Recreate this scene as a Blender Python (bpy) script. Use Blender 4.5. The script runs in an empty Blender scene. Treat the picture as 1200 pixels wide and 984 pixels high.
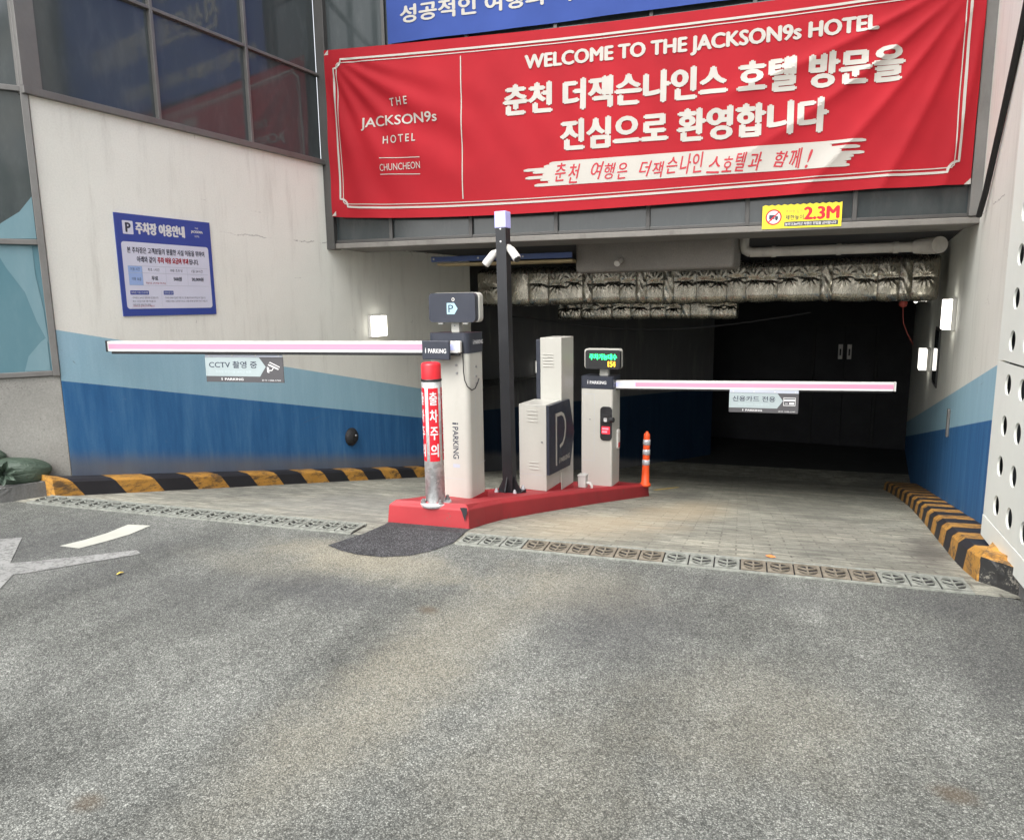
import bpy, bmesh, math, random
from mathutils import Vector, Matrix
R = math.radians
random.seed(7)
SC = bpy.context.scene
COL = SC.collection

# ------------------------------------------------------------------ camera
CAM_PITCH, CAM_ROLL, CAM_YAW = R(9.28), R(0.80), R(27.0)
cam_data = bpy.data.cameras.new('camera')
cam_data.sensor_fit = 'HORIZONTAL'; cam_data.sensor_width = 36.0
cam_data.lens = 36.0 * 838.0 / 1200.0
cam_data.clip_start = 0.05; cam_data.clip_end = 1000
cam = bpy.data.objects.new('camera', cam_data); COL.objects.link(cam)
_f = Vector((0, math.cos(CAM_PITCH), -math.sin(CAM_PITCH))); _r = Vector((1, 0, 0)); _d = -_r.cross(_f)
_r2 = math.cos(CAM_ROLL) * _r + math.sin(CAM_ROLL) * _d
_d2 = -math.sin(CAM_ROLL) * _r + math.cos(CAM_ROLL) * _d
_m = Matrix((_r2, -_d2, -_f)).transposed()
cam.matrix_world = Matrix.Translation((0, 0, 1.6)) @ (Matrix.Rotation(CAM_YAW, 3, 'Z') @ _m).to_4x4()
SC.camera = cam

# ------------------------------------------------------------------ sky, sun, exposure
SUN_EL, SUN_AZ = R(52), R(187)          # azimuth clockwise from +Y : behind the camera
world = bpy.data.worlds.new('World'); SC.world = world; world.use_nodes = True
wn = world.node_tree
for n in list(wn.nodes): wn.nodes.remove(n)
w_out = wn.nodes.new('ShaderNodeOutputWorld'); w_bg = wn.nodes.new('ShaderNodeBackground')
w_sky = wn.nodes.new('ShaderNodeTexSky'); w_hs = wn.nodes.new('ShaderNodeHueSaturation')
w_sky.sky_type = 'NISHITA'; w_sky.sun_disc = False
w_sky.sun_elevation = SUN_EL; w_sky.sun_rotation = SUN_AZ
w_sky.air_density = 1.0; w_sky.dust_density = 4.0; w_sky.ozone_density = 1.0
w_hs.inputs['Saturation'].default_value = 0.22
wn.links.new(w_sky.outputs[0], w_hs.inputs['Color']); wn.links.new(w_hs.outputs[0], w_bg.inputs['Color'])
w_bg.inputs['Strength'].default_value = 0.15
wn.links.new(w_bg.outputs[0], w_out.inputs['Surface'])
sun_data = bpy.data.lights.new('sun', 'SUN'); sun_data.energy = 0.6; sun_data.angle = R(60)
sun_data.color = (1.0, 0.985, 0.93)
sun = bpy.data.objects.new('sun', sun_data); COL.objects.link(sun)
_sd = Vector((math.sin(SUN_AZ) * math.cos(SUN_EL), math.cos(SUN_AZ) * math.cos(SUN_EL), math.sin(SUN_EL)))
sun.rotation_euler = _sd.to_track_quat('Z', 'Y').to_euler()
SC.view_settings.view_transform = 'Standard'; SC.view_settings.look = 'None'
SC.view_settings.exposure = 1.5; SC.view_settings.gamma = 1.0
SC.view_settings.use_curve_mapping = False
SC.render.engine = 'CYCLES'
SC.cycles.use_denoising = True
SC.cycles.max_bounces = 8

# ------------------------------------------------------------------ node materials
class NT:
    def __init__(s, name):
        s.m = bpy.data.materials.new(name); s.m.use_nodes = True
        s.t = s.m.node_tree; s.b = s.t.nodes['Principled BSDF']
    def new(s, k, **kw):
        n = s.t.nodes.new(k)
        for a, v in kw.items(): setattr(n, a, v)
        return n
    def link(s, a, b): s.t.links.new(a, b)
    def put(s, sock, v):
        if hasattr(v, 'is_linked') or isinstance(v, bpy.types.NodeSocket): s.link(v, sock)
        else: sock.default_value = v
    def pos(s, kind='Object'):
        if kind == 'World': return s.new('ShaderNodeNewGeometry').outputs['Position']
        return s.new('ShaderNodeTexCoord').outputs[kind]
    def mapping(s, vec, scale=(1, 1, 1), loc=(0, 0, 0), rot=(0, 0, 0)):
        n = s.new('ShaderNodeMapping'); s.link(vec, n.inputs['Vector'])
        n.inputs['Scale'].default_value = scale; n.inputs['Location'].default_value = loc; n.inputs['Rotation'].default_value = rot
        return n.outputs[0]
    def noise(s, vec, scale, detail=4, rough=.55, dist=0):
        n = s.new('ShaderNodeTexNoise'); s.link(vec, n.inputs['Vector'])
        n.inputs['Scale'].default_value = scale; n.inputs['Detail'].default_value = detail
        n.inputs['Roughness'].default_value = rough; n.inputs['Distortion'].default_value = dist
        return n.outputs['Fac']
    def voronoi(s, vec, scale, out='Distance', feature='F1'):
        n = s.new('ShaderNodeTexVoronoi', feature=feature); s.link(vec, n.inputs['Vector']); n.inputs['Scale'].default_value = scale
        return n.outputs[out]
    def ramp(s, fac, stops, interp='LINEAR'):
        n = s.new('ShaderNodeValToRGB'); s.link(fac, n.inputs['Fac']); cr = n.color_ramp; cr.interpolation = interp
        while len(cr.elements) < len(stops): cr.elements.new(0.5)
        for e, (p, c) in zip(cr.elements, stops):
            e.position = p; e.color = (c, c, c, 1) if isinstance(c, (int, float)) else (*c, 1)
        return n.outputs['Color']
    def math(s, op, a, b=0.0, c=None, clamp=False):
        n = s.new('ShaderNodeMath', operation=op, use_clamp=clamp); s.put(n.inputs[0], a); s.put(n.inputs[1], b)
        if c is not None: s.put(n.inputs[2], c)
        return n.outputs[0]
    def mix(s, fac, a, b, mode='MIX'):
        n = s.new('ShaderNodeMix', data_type='RGBA', blend_type=mode)
        s.put(n.inputs[0], fac)
        for i, v in ((6, a), (7, b)):
            if isinstance(v, tuple): n.inputs[i].default_value = (*v[:3], 1)
            elif isinstance(v, (int, float)): n.inputs[i].default_value = (v, v, v, 1)
            else: s.link(v, n.inputs[i])
        return n.outputs[2]
    def step(s, x, lo, hi):
        n = s.new('ShaderNodeMapRange', interpolation_type='SMOOTHSTEP'); s.put(n.inputs[0], x)
        n.inputs[1].default_value = lo; n.inputs[2].default_value = hi
        return n.outputs[0]
    def sep(s, vec):
        n = s.new('ShaderNodeSeparateXYZ'); s.link(vec, n.inputs[0]); return n.outputs
    def blob(s, vec, c, r, soft=.6, wob=None):
        """1 inside an ellipse on the ground, 0 outside"""
        v = s.mapping(vec, scale=(1 / r[0], 1 / r[1], 0), loc=(-c[0] / r[0], -c[1] / r[1], 0))
        n = s.new('ShaderNodeVectorMath', operation='LENGTH'); s.link(v, n.inputs[0])
        d = n.outputs['Value']
        if wob is not None: d = s.math('ADD', d, wob)
        return s.math('SUBTRACT', 1.0, s.step(d, 1 - soft, 1 + soft * .5))
    def bump(s, h, strength=.3, dist=.01):
        n = s.new('ShaderNodeBump'); s.link(h, n.inputs['Height']); n.inputs['Strength'].default_value = strength
        n.inputs['Distance'].default_value = dist; s.link(n.outputs[0], s.b.inputs['Normal'])
    def done(s, col=None, rough=None, metal=None, spec=None):
        if col is not None:
            if isinstance(col, tuple): s.b.inputs['Base Color'].default_value = (*col[:3], 1)
            else: s.link(col, s.b.inputs['Base Color'])
        if rough is not None: s.put(s.b.inputs['Roughness'], rough)
        if metal is not None: s.b.inputs['Metallic'].default_value = metal
        if spec is not None: s.b.inputs['Specular IOR Level'].default_value = spec
        return s.m

def mat(name, col, rough=.5, metal=0, var=.12, vs=6, bump=0, bs=120, dirt=0, emit=0, coat=0):
    """painted / plain surface with uneven tone, fine grain and optional grime"""
    n = NT(name); p = n.pos('Object')
    a = n.noise(p, vs, 5, .6); b = n.noise(p, vs * 14, 3)
    f = n.math('ADD', n.math('MULTIPLY', a, .75), n.math('MULTIPLY', b, .25))
    lo = tuple(c * (1 - var) for c in col); hi = tuple(min(1, c * (1 + var)) for c in col)
    c = n.ramp(f, [(.3, lo), (.7, hi)])
    if dirt:
        d = n.noise(n.mapping(p, scale=(1, 1, .35)), vs * 1.7, 8, .7)
        c = n.mix(n.math('MULTIPLY', n.step(d, .5, .75), dirt), c, tuple(x * .45 for x in (col[0], col[1] * .95, col[2] * .88)))
    rr = n.ramp(a, [(.3, max(0, rough - .08)), (.7, min(1, rough + .1))])
    if bump: n.bump(n.noise(p, bs, 3), bump, .004)
    if emit:
        n.b.inputs['Emission Color'].default_value = (*col, 1); n.b.inputs['Emission Strength'].default_value = emit
    if coat: n.b.inputs['Coat Weight'].default_value = coat
    return n.done(c, rr, metal)

def asphalt(name, lo, hi, zones=True, grain=120):
    n = NT(name); p = n.pos('World')
    cell = n.voronoi(p, grain, 'Color'); cs = n.new('ShaderNodeSeparateColor'); n.link(cell, cs.inputs[0])
    cell2 = n.voronoi(p, grain * 2.3, 'Color'); cs2 = n.new('ShaderNodeSeparateColor'); n.link(cell2, cs2.inputs[0])
    dist = n.voronoi(p, grain, 'Distance')
    v = n.math('ADD', n.math('MULTIPLY', cs.outputs[0], .6), n.math('MULTIPLY', cs2.outputs[0], .4))
    v = n.math('SUBTRACT', v, n.math('MULTIPLY', n.step(dist, .35, .75), .30))
    col = n.ramp(v, [(.0, tuple(x * .55 for x in lo)), (.3, lo), (.62, hi), (.9, tuple(min(1, x * 1.95) for x in hi))])
    st = n.voronoi(p, 62, 'Color'); ss = n.new('ShaderNodeSeparateColor'); n.link(st, ss.inputs[0]); sd = n.voronoi(p, 62, 'Distance')
    stone = n.math('MULTIPLY', n.step(ss.outputs[0], .93, .95), n.math('SUBTRACT', 1.0, n.step(sd, .25, .38)))
    col = n.mix(n.math('MULTIPLY', stone, .55), col, tuple(min(1, x * 2.1) for x in hi))
    hole = n.math('MULTIPLY', n.step(ss.outputs[1], .92, .95), n.math('SUBTRACT', 1.0, n.step(sd, .2, .4)))
    col = n.mix(n.math('MULTIPLY', hole, .6), col, tuple(x * .35 for x in lo))
    big = n.noise(p, .9, 4, .6); mid = n.noise(p, 7, 6, .7)
    col = n.mix(1.0, col, n.ramp(big, [(.3, .72), (.7, 1.22)]), 'MULTIPLY')
    col = n.mix(1.0, col, n.ramp(mid, [(.3, .82), (.7, 1.16)]), 'MULTIPLY')
    cl = n.noise(p, 28, 5, .75); clump = n.voronoi(p, 48, 'Distance')
    col = n.mix(1.0, col, n.ramp(cl, [(.3, .86), (.5, 1.0), (.7, 1.14)]), 'MULTIPLY')
    col = n.mix(1.0, col, n.ramp(clump, [(.1, 1.05), (.6, .95)]), 'MULTIPLY')
    tyre = n.noise(n.mapping(p, rot=(0, 0, R(-22)), scale=(1.6, .28, 1)), 1.3, 5, .6)
    col = n.mix(1.0, col, n.ramp(tyre, [(.33, .76), (.5, 1.0), (.68, 1.2)]), 'MULTIPLY')
    if zones:
        wob = n.math('MULTIPLY', n.math('SUBTRACT', n.noise(p, 3.0, 6, .75), .5), 1.5)
        speck = n.step(v, .12, .5)
        for c, r, a in (((-2.85, 3.45), (.75, .27), .7), ((-1.75, 2.75), (.35, .9), .33), ((-1.45, 3.6), (.5, .35), .35),
                        ((-.3, 2.7), (.5, .5), .2), ((-1.75, 1.9), (.3, .7), .25), ((-.9, 2.0), (.4, .6), .18), ((-3.4, 3.1), (.6, .2), .2)):       # yellowish stone dust
            k = n.math('MULTIPLY', n.math('MULTIPLY', n.blob(p, c, r, .8, wob), a), n.math('ADD', n.math('MULTIPLY', speck, .7), .3))
            col = n.mix(k, col, (.34, .31, .23))
        for c, r, a in (((-2.75, 2.95), (.5, .2), .42), ((-1.1, 3.3), (.45, .55), .38), ((.55, 3.6), (.3, .6), .3),
                        ((-4.8, 2.7), (1.0, .8), .35), ((-3.4, 2.6), (.7, .4), .18), ((-.5, 4.0), (.5, .2), .25), ((.5, 4.25), (.5, .25), .3)):  # worn, bitumen-dark areas
            k = n.math('MULTIPLY', n.blob(p, c, r, .8, wob), a)
            col = n.mix(k, col, (.055, .055, .060))
        for c, r in (((-2.04, 2.99), (.07, .05)), ((-2.22, 1.25), (.06, .05)), ((.32, 2.52), (.07, .05))):   # old oil drips
            k = n.math('MULTIPLY', n.blob(p, c, r, .8, wob), .55)
            col = n.mix(k, col, (.08, .055, .032))
    n.bump(n.math('SUBTRACT', 1.0, dist), .55, .004)
    return n.done(col, .88, spec=.25)

def ramp_paving():
    """concrete cast with cross grooves like narrow bricks, tyre-polished and dusty"""
    n = NT('grooved_concrete'); p = n.pos('World')
    q = n.mapping(p, rot=(0, 0, R(-9)))
    q2 = n.mapping(q, scale=(1, 1, 1))
    wob = n.noise(p, 5, 5, .7)
    wv = n.new('ShaderNodeVectorMath', operation='MULTIPLY_ADD')
    cmb = n.new('ShaderNodeCombineXYZ'); n.link(wob, cmb.inputs[1]); n.link(cmb.outputs[0], wv.inputs[0])
    wv.inputs[1].default_value = (.05, .09, 0); n.link(q2, wv.inputs[2])
    br = n.new('ShaderNodeTexBrick'); n.link(wv.outputs[0], br.inputs['Vector'])
    br.inputs['Scale'].default_value = 1; br.inputs['Brick Width'].default_value = .23; br.inputs['Row Height'].default_value = .10
    br.inputs['Mortar Size'].default_value = .009; br.inputs['Mortar Smooth'].default_value = .6
    br.offset_frequency = 2; br.squash = 1.0; br.inputs['Color1'].default_value = (.0, 0, 0, 1); br.inputs['Color2'].default_value = (1, 1, 1, 1); br.inputs['Mortar'].default_value = (.5, .5, .5, 1)
    sp = n.new('ShaderNodeSeparateColor'); n.link(br.outputs['Color'], sp.inputs[0])
    scr = n.math('ADD', n.math('MULTIPLY', n.noise(n.mapping(q, scale=(1.3, 5.5, 1)), 3.4, 9, .8, .5), .6), n.math('MULTIPLY', n.noise(n.mapping(q, scale=(1.6, 15, 1)), 3.0, 6, .75, .3), .4))
    big = n.noise(p, 1.1, 5, .65); fine = n.noise(p, 90, 3, .7)
    col = n.ramp(big, [(.3, (.19, .19, .16)), (.5, (.265, .26, .215)), (.72, (.37, .355, .285))])
    col = n.mix(1.0, col, n.ramp(scr, [(.36, .30), (.47, .82), (.54, 1.1), (.64, 1.8)]), 'MULTIPLY')
    col = n.mix(1.0, col, n.ramp(fine, [(.3, .8), (.7, 1.2)]), 'MULTIPLY')
    col = n.mix(1.0, col, n.ramp(sp.outputs[0], [(0, .80), (1, 1.18)]), 'MULTIPLY')
    gap = n.noise(p, 6, 4, .7)
    col = n.mix(n.math('MULTIPLY', br.outputs['Fac'], n.math('ADD', n.math('MULTIPLY', n.step(gap, .42, .62), .6), .08)), col, (.07, .065, .055))
    w2 = n.math('MULTIPLY', n.math('SUBTRACT', n.noise(p, 2.2, 5, .7), .5), 1.4)
    for c, r, a, cc in (((-2.0, 5.4), (.6, 1.0), .5, (.46, .38, .26)), ((-1.7, 7.4), (.45, 1.6), .45, (.42, .33, .21)), ((-4.0, 5.2), (1.2, 1.4), .35, (.26, .26, .25)),
                        ((.42, 5.8), (.14, 1.0), .65, (.09, .08, .07)), ((-.9, 9.0), (.9, 1.6), .35, (.12, .115, .10)), ((-2.3, 9.6), (.4, .9), .45, (.10, .095, .085)), ((-.2, 6.5), (.35, 1.5), .25, (.17, .16, .14))):
        col = n.mix(n.math('MULTIPLY', n.blob(p, c, r, .8, w2), a), col, cc)
    h = n.math('ADD', n.math('MULTIPLY', scr, .7), n.math('MULTIPLY', br.outputs['Fac'], -.5))
    n.bump(n.math('ADD', h, n.math('MULTIPLY', fine, .3)), .6, .012)
    return n.done(col, .8, spec=.3)

def band_paint(name, u0, uk, l0, lk, white_lo=(.76, .76, .69), white_hi=(.84, .84, .77), blue=1.0):
    """white wall with a pale and a deep blue dado that follow the ramp: edges z = a - k*y"""
    n = NT(name); p = n.pos('World'); x, y, z = n.sep(p)
    wob = n.math('MULTIPLY', n.math('SUBTRACT', n.noise(p, 40, 3), .5), .006)
    du = n.math('ADD', n.math('SUBTRACT', n.math('ADD', z, n.math('MULTIPLY', y, uk)), u0), wob)
    dl = n.math('ADD', n.math('SUBTRACT', n.math('ADD', z, n.math('MULTIPLY', y, lk)), l0), wob)
    big = n.noise(p, .8, 5, .6); streak = n.noise(n.mapping(p, scale=(4, 4, .5)), 1.6, 7, .68); fine = n.noise(p, 60, 4, .7)
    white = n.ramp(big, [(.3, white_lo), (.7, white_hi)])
    white = n.mix(n.math('MULTIPLY', n.step(streak, .48, .76), .27), white, (.36, .335, .29))
    pale = n.ramp(streak, [(.3, (.29, .49, .60)), (.7, (.36, .565, .67))])
    deep = n.ramp(streak, [(.28, (.022, .10, .255)), (.5, (.036, .15, .35)), (.72, (.075, .215, .42))])
    deep = n.mix(n.math('MULTIPLY', n.step(n.noise(p, 9, 8, .8), .60, .70), .38), deep, (.16, .25, .36))
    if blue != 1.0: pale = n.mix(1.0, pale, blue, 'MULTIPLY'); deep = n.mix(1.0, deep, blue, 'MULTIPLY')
    c = n.mix(n.step(du, -.002, .002), pale, white)
    c = n.mix(n.step(dl, -.002, .002), deep, c)
    c = n.mix(1.0, c, n.ramp(fine, [(.3, .95), (.7, 1.05)]), 'MULTIPLY')
    # hairline cracks and dark pocks in the render
    cr = n.voronoi(n.mapping(p, scale=(1, 1, 1.8)), .55, 'Distance', 'DISTANCE_TO_EDGE')
    crn = n.noise(p, 2.0, 5, .8)
    k = n.math('MULTIPLY', n.math('SUBTRACT', 1.0, n.step(cr, .0, .004)), n.step(crn, .56, .62))
    c = n.mix(n.math('MULTIPLY', k, .55), c, (.13, .12, .11))
    pk = n.voronoi(p, 5.5, 'Distance'); c = n.mix(n.math('MULTIPLY', n.math('SUBTRACT', 1.0, n.step(pk, .02, .05)), n.step(n.noise(p, 3, 2), .62, .66)), c, (.15, .14, .13))
    if blue == 1.0:                       # one long horizontal shrinkage crack
        lw = n.math('ABSOLUTE', n.math('SUBTRACT', n.math('ADD', z, n.math('MULTIPLY', n.math('SUBTRACT', n.noise(p, 4, 6, .75), .5), .11)), 2.40))
        on = n.math('MULTIPLY', n.step(y, 5.6, 6.3), n.step(n.noise(p, 2.6, 4, .7), .47, .53))
        c = n.mix(n.math('MULTIPLY', n.math('MULTIPLY', n.math('SUBTRACT', 1.0, n.step(lw, .002, .007)), on), .65), c, (.16, .14, .13))
    foot = n.math('SUBTRACT', n.math('ADD', z, n.math('MULTIPLY', y, .197)), .93)     # splash dirt above the kerb
    g = n.math('MULTIPLY', n.math('SUBTRACT', 1.0, n.step(n.math('ADD', foot, n.math('MULTIPLY', streak, -.12)), -.06, .14)), .72)
    c = n.mix(g, c, (.17, .165, .16))
    n.bump(n.math('ADD', n.math('MULTIPLY', big, .5), n.math('MULTIPLY', fine, .2)), .12, .02)
    return n.done(c, .62, spec=.35)

def speckled_concrete(name, col, spots=.5, bump=.3):
    n = NT(name); p = n.pos('World')
    big = n.noise(p, 1.6, 6, .65); fine = n.noise(p, 70, 4, .75)
    c = n.ramp(big, [(.3, tuple(x * .8 for x in col)), (.7, tuple(x * 1.15 for x in col))])
    c = n.mix(1.0, c, n.ramp(fine, [(.3, .8), (.7, 1.2)]), 'MULTIPLY')
    sp = n.voronoi(p, 38, 'Distance'); on = n.step(n.noise(p, 11, 3, .7), .5, .62)
    c = n.mix(n.math('MULTIPLY', n.math('MULTIPLY', n.math('SUBTRACT', 1.0, n.step(sp, .12, .3)), on), spots), c, (.10, .085, .07))
    n.bump(fine, bump, .006)
    return n.done(c, .85, spec=.3)

def worn_paint(name, col, under, wear, scale=9, rough=.6):
    """paint chipped and scuffed down to what is below it"""
    n = NT(name); p = n.pos('World')
    a = n.noise(p, scale, 9, .78); big = n.noise(p, 2.0, 4)
    c = n.ramp(big, [(.3, tuple(x * .85 for x in col)), (.7, tuple(min(1, x * 1.12) for x in col))])
    g = n.noise(p, 55, 4, .75)
    k = n.step(n.math('ADD', n.math('MULTIPLY', a, .6), n.math('MULTIPLY', g, .4)), .62 - wear, .70 - wear)
    c = n.mix(k, c, under)
    n.bump(n.math('ADD', n.math('MULTIPLY', k, -.4), n.math('MULTIPLY', g, .4)), .3, .006)
    return n.done(c, rough)

def dirty_yellow(name):
    n = NT(name); p = n.pos('World')
    big = n.noise(p, 3, 5, .6); g = n.noise(n.mapping(p, scale=(1, .6, 2)), 8, 9, .8)
    c = n.ramp(big, [(.3, (.44, .215, .035)), (.7, (.58, .30, .06))])
    c = n.mix(n.math('MULTIPLY', n.step(g, .46, .62), .85), c, (.05, .042, .035))
    n.bump(g, .15, .005)
    return n.done(c, .6)

def glass_dark(name, col=(.052, .062, .064), rough=.03, ior=1.5):
    n = NT(name); p = n.pos('World')
    d = n.noise(n.mapping(p, scale=(2, 2, .7)), 2.2, 8, .7)
    c = n.mix(n.math('MULTIPLY', n.step(d, .45, .8), .5), col, tuple(x + .05 for x in col))
    r = n.ramp(d, [(.3, rough), (.75, rough + .10)])
    n.bump(n.noise(p, .9, 1), .005, .05); n.b.inputs['IOR'].default_value = ior
    return n.done(c, r, spec=.8)

def foil():
    n = NT('foil_insulation'); p = n.pos('Object')
    a = n.noise(n.mapping(p, scale=(1, 1, .5)), 4, 2, .5, 1.5); b = n.noise(n.mapping(p, scale=(2.6, 2, .8)), 8, 3, .55, 2.0)
    c = n.ramp(a, [(.3, (.36, .335, .285)), (.7, (.50, .47, .40))])
    n.bump(n.math('ADD', n.math('MULTIPLY', a, .6), n.math('MULTIPLY', b, .4)), .14, .03)
    return n.done(c, n.ramp(b, [(.3, .20), (.7, .32)]), .95)

def fabric(name, col, sheen=.2):
    n = NT(name); p = n.pos('Object')
    w = n.noise(n.mapping(p, scale=(300, 30, 300)), 1, 2); big = n.noise(p, 1.5, 4)
    c = n.ramp(big, [(.3, tuple(x * .9 for x in col)), (.7, tuple(min(1, x * 1.1) for x in col))])
    n.bump(w, .08, .002)
    return n.done(c, .7, spec=.12)

def galvanised(name, col=(.55, .56, .56)):
    n = NT(name); p = n.pos('Object')
    v = n.voronoi(p, 45, 'Color'); s = n.new('ShaderNodeSeparateColor'); n.link(v, s.inputs[0])
    a = n.noise(p, 8, 5, .7)
    c = n.ramp(n.math('ADD', n.math('MULTIPLY', s.outputs[0], .4), n.math('MULTIPLY', a, .6)), [(.25, tuple(x * .75 for x in col)), (.75, tuple(x * 1.15 for x in col))])
    return n.done(c, n.ramp(a, [(.3, .42), (.7, .6)]), .5)

def emissive(name, col, strength, base=None):
    n = NT(name); p = n.pos('Object'); a = n.noise(p, 7, 3)
    n.b.inputs['Emission Color'].default_value = (*col, 1)
    n.link(n.math('MULTIPLY', n.ramp(a, [(.3, .93), (.7, 1.05)]), strength), n.b.inputs['Emission Strength'])
    return n.done(base or col, .35)

M = {}
M['road'] = asphalt('asphalt', (.108, .111, .102), (.178, .182, .166), grain=185)
M['patch'] = asphalt('fresh_asphalt', (.040, .040, .043), (.085, .085, .088), zones=False, grain=140)
M['ramp'] = ramp_paving()
M['wall_l'] = band_paint('banded_wall_paint', 1.42 + .2045 * 3.85, .2045, .972 + .2085 * 3.84, .2085)
M['wall_r'] = band_paint('banded_wall_paint_ramp', 1.102 + .185 * 6.51, .185, .672 + .182 * 6.49, .182)
M['wall_in_shaded'] = band_paint('banded_wall_paint_shaded', -.65, 0.0, -.66, 0.0, (.085, .085, .085), (.11, .11, .11), .14)  # same white and blue bands, darkened in the colour to look unlit
M['concrete'] = speckled_concrete('exposed_concrete', (.25, .245, .225))
M['concrete_rough'] = speckled_concrete('sprayed_concrete', (.20, .185, .165), .6, .9)
M['concrete_grey'] = speckled_concrete('kerb_concrete', (.14, .14, .135), .3, .4)
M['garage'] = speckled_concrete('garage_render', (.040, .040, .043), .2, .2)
M['frame'] = mat('dark_aluminium', (.075, .073, .07), .45, .3, .15, 3, dirt=.3)
M['frame_lt'] = mat('grey_aluminium', (.16, .155, .148), .45, .3, .12, 3, dirt=.35)
M['beam'] = mat('weathered_fascia', (.17, .16, .145), .7, 0, .18, 4, .2, 80, dirt=.5)
M['glass'] = glass_dark('window_glass')
M['spandrel'] = glass_dark('spandrel_glass', (.030, .038, .040), .14, 1.45)
M['film'] = glass_dark('film_glass', (.085, .175, .21), .10, 1.45)
M['film_lt'] = glass_dark('film_glass_pale', (.14, .235, .27), .12, 1.45)
M['red'] = fabric('banner_red', (.30, .013, .020))
M['blue'] = fabric('banner_blue', (.035, .065, .235))
M['print'] = mat('printed_white', (.38, .36, .325), .6, 0, .04, 3)
M['print_red'] = mat('printed_red', (.36, .008, .02), .6, 0, .05, 3)
M['white'] = mat('cabinet_white', (.455, .447, .405), .38, 0, .04, 2, .04, 200, dirt=.22, coat=.1)
M['white_pl'] = mat('white_plastic', (.60, .59, .56), .42, 0, .05, 9, dirt=.12)
M['navy'] = mat('cabinet_navy', (.028, .032, .046), .38, 0, .1, 5, .04, 200, dirt=.08)
M['black'] = mat('black_plastic', (.018, .018, .02), .45, 0, .15, 9)
M['pole'] = mat('black_powder_coat', (.020, .021, .024), .42, .1, .15, 4, .06, 250)
M['islandred'] = worn_paint('island_red_paint', (.36, .026, .032), (.13, .055, .045), .055, 6)
M['capred'] = mat('red_cap_plastic', (.62, .02, .03), .35, 0, .08, 9, dirt=.15)
M['stickred'] = mat('red_sticker', (.62, .012, .025), .35, 0, .05, 9)
M['cord_red'] = mat('dark_red_cord', (.22, .03, .02), .6)
M['steel'] = galvanised('brushed_steel', (.62, .63, .63))
M['steel_dk'] = galvanised('dark_steel', (.20, .20, .20))
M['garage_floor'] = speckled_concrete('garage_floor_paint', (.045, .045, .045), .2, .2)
M['yellow'] = dirty_yellow('kerb_yellow_paint')
M['kblack'] = worn_paint('kerb_black_paint', (.020, .020, .024), (.15, .14, .13), -.02, 10)
M['kchip'] = worn_paint('chipped_black_paint', (.022, .022, .022), (.24, .225, .19), .10, 5)
M['orange'] = mat('orange_rubber', (.85, .10, .02), .45, 0, .08, 9, dirt=.12)
M['reflect'] = mat('reflective_band', (.55, .56, .58), .3, .2, .12, 40)
M['linewhite'] = worn_paint('road_line_paint', (.42, .42, .37), (.15, .15, .145), -.04, 14, .75)
M['lineold'] = worn_paint('old_road_line_paint', (.26, .26, .25), (.14, .142, .135), .145, 16, .8)
M['lineyellow'] = worn_paint('yellow_line_paint', (.55, .38, .06), (.2, .19, .16), .02, 14, .75)
M['foil'] = foil()
M['foilband'] = mat('foil_band', (.22, .20, .17), .5, .5, .2, 20)
M['pipe'] = mat('grey_drain_pipe', (.40, .38, .34), .5, 0, .12, 4, dirt=.4)
M['conduit'] = mat('blue_steel', (.03, .055, .15), .5, .2, .15, 5, dirt=.3)
M['plank'] = mat('yellowed_board', (.36, .28, .15), .7, 0, .2, 5, dirt=.4)
M['grate'] = mat('grate_plate', (.25, .26, .23), .65, .25, .4, 25, .3, 90, dirt=.35)
M['grate_rust'] = mat('rusty_grate_plate', (.20, .175, .135), .7, .2, .35, 25, .3, 90, dirt=.6)
M['pit'] = mat('drain_pit', (.012, .011, .012), .9, 0, .3, 20)
M['cladding'] = mat('white_cladding', (.76, .78, .72), .45, .0, .04, 1.2, dirt=.12)
M['void'] = mat('cladding_void', (.05, .055, .06), .8, 0, .2, 4)
M['rubber'] = mat('black_rubber', (.015, .015, .016), .7, 0, .2, 10)
M['signblue'] = mat('sign_blue', (.035, .065, .30), .4, 0, .05, 3, dirt=.08)
M['signpanel'] = mat('sign_pale_panel', (.62, .63, .74), .42, 0, .03, 3)
M['signcell'] = mat('sign_blue_cell', (.30, .42, .70), .45, 0, .03, 3)
M['signgrey'] = mat('sign_grey', (.075, .073, .078), .42, 0, .06, 4)
M['signpale'] = mat('sign_pale', (.33, .39, .40), .42, 0, .04, 3)
M['signline'] = mat('sign_line_grey', (.42, .45, .52), .5, 0, .05, 3)
M['dtext'] = mat('dark_lettering', (.03, .035, .06), .5, 0, .05, 3)
M['gtext'] = mat('grey_lettering', (.42, .50, .52), .5, 0, .05, 3)
M['wtext'] = mat('white_lettering', (.68, .68, .68), .45, 0, .03, 3)
M['bolt'] = mat('bolt_grey', (.30, .30, .30), .4, .6, .1, 30)
M['pale_blue'] = mat('pale_blue_badge', (.32, .50, .58), .4, 0, .04, 5, emit=.05)
M['yel_sign'] = mat('yellow_sign_vinyl', (.80, .66, .03), .45, 0, .05, 3, dirt=.1)
M['sack'] = None
M['lamp'] = emissive('lit_lamp_diffuser', (1.0, .97, .88), 1.6)
M['lamp_far'] = emissive('lit_lamp_diffuser_far', (1.0, .97, .88), .9)
M['pink'] = emissive('pink_led_strip', (1.0, .36, .54), .10, (.50, .22, .31))
M['ledwhite'] = emissive('white_led_edge', (1.0, .97, .95), .08, (.50, .49, .485))
M['lavender'] = emissive('lavender_led_strip', (.5, .55, 1.0), .14, (.46, .48, .68))
M['lavcap'] = emissive('lavender_lamp_cap', (.5, .5, 1.0), .12, (.36, .36, .58))
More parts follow.
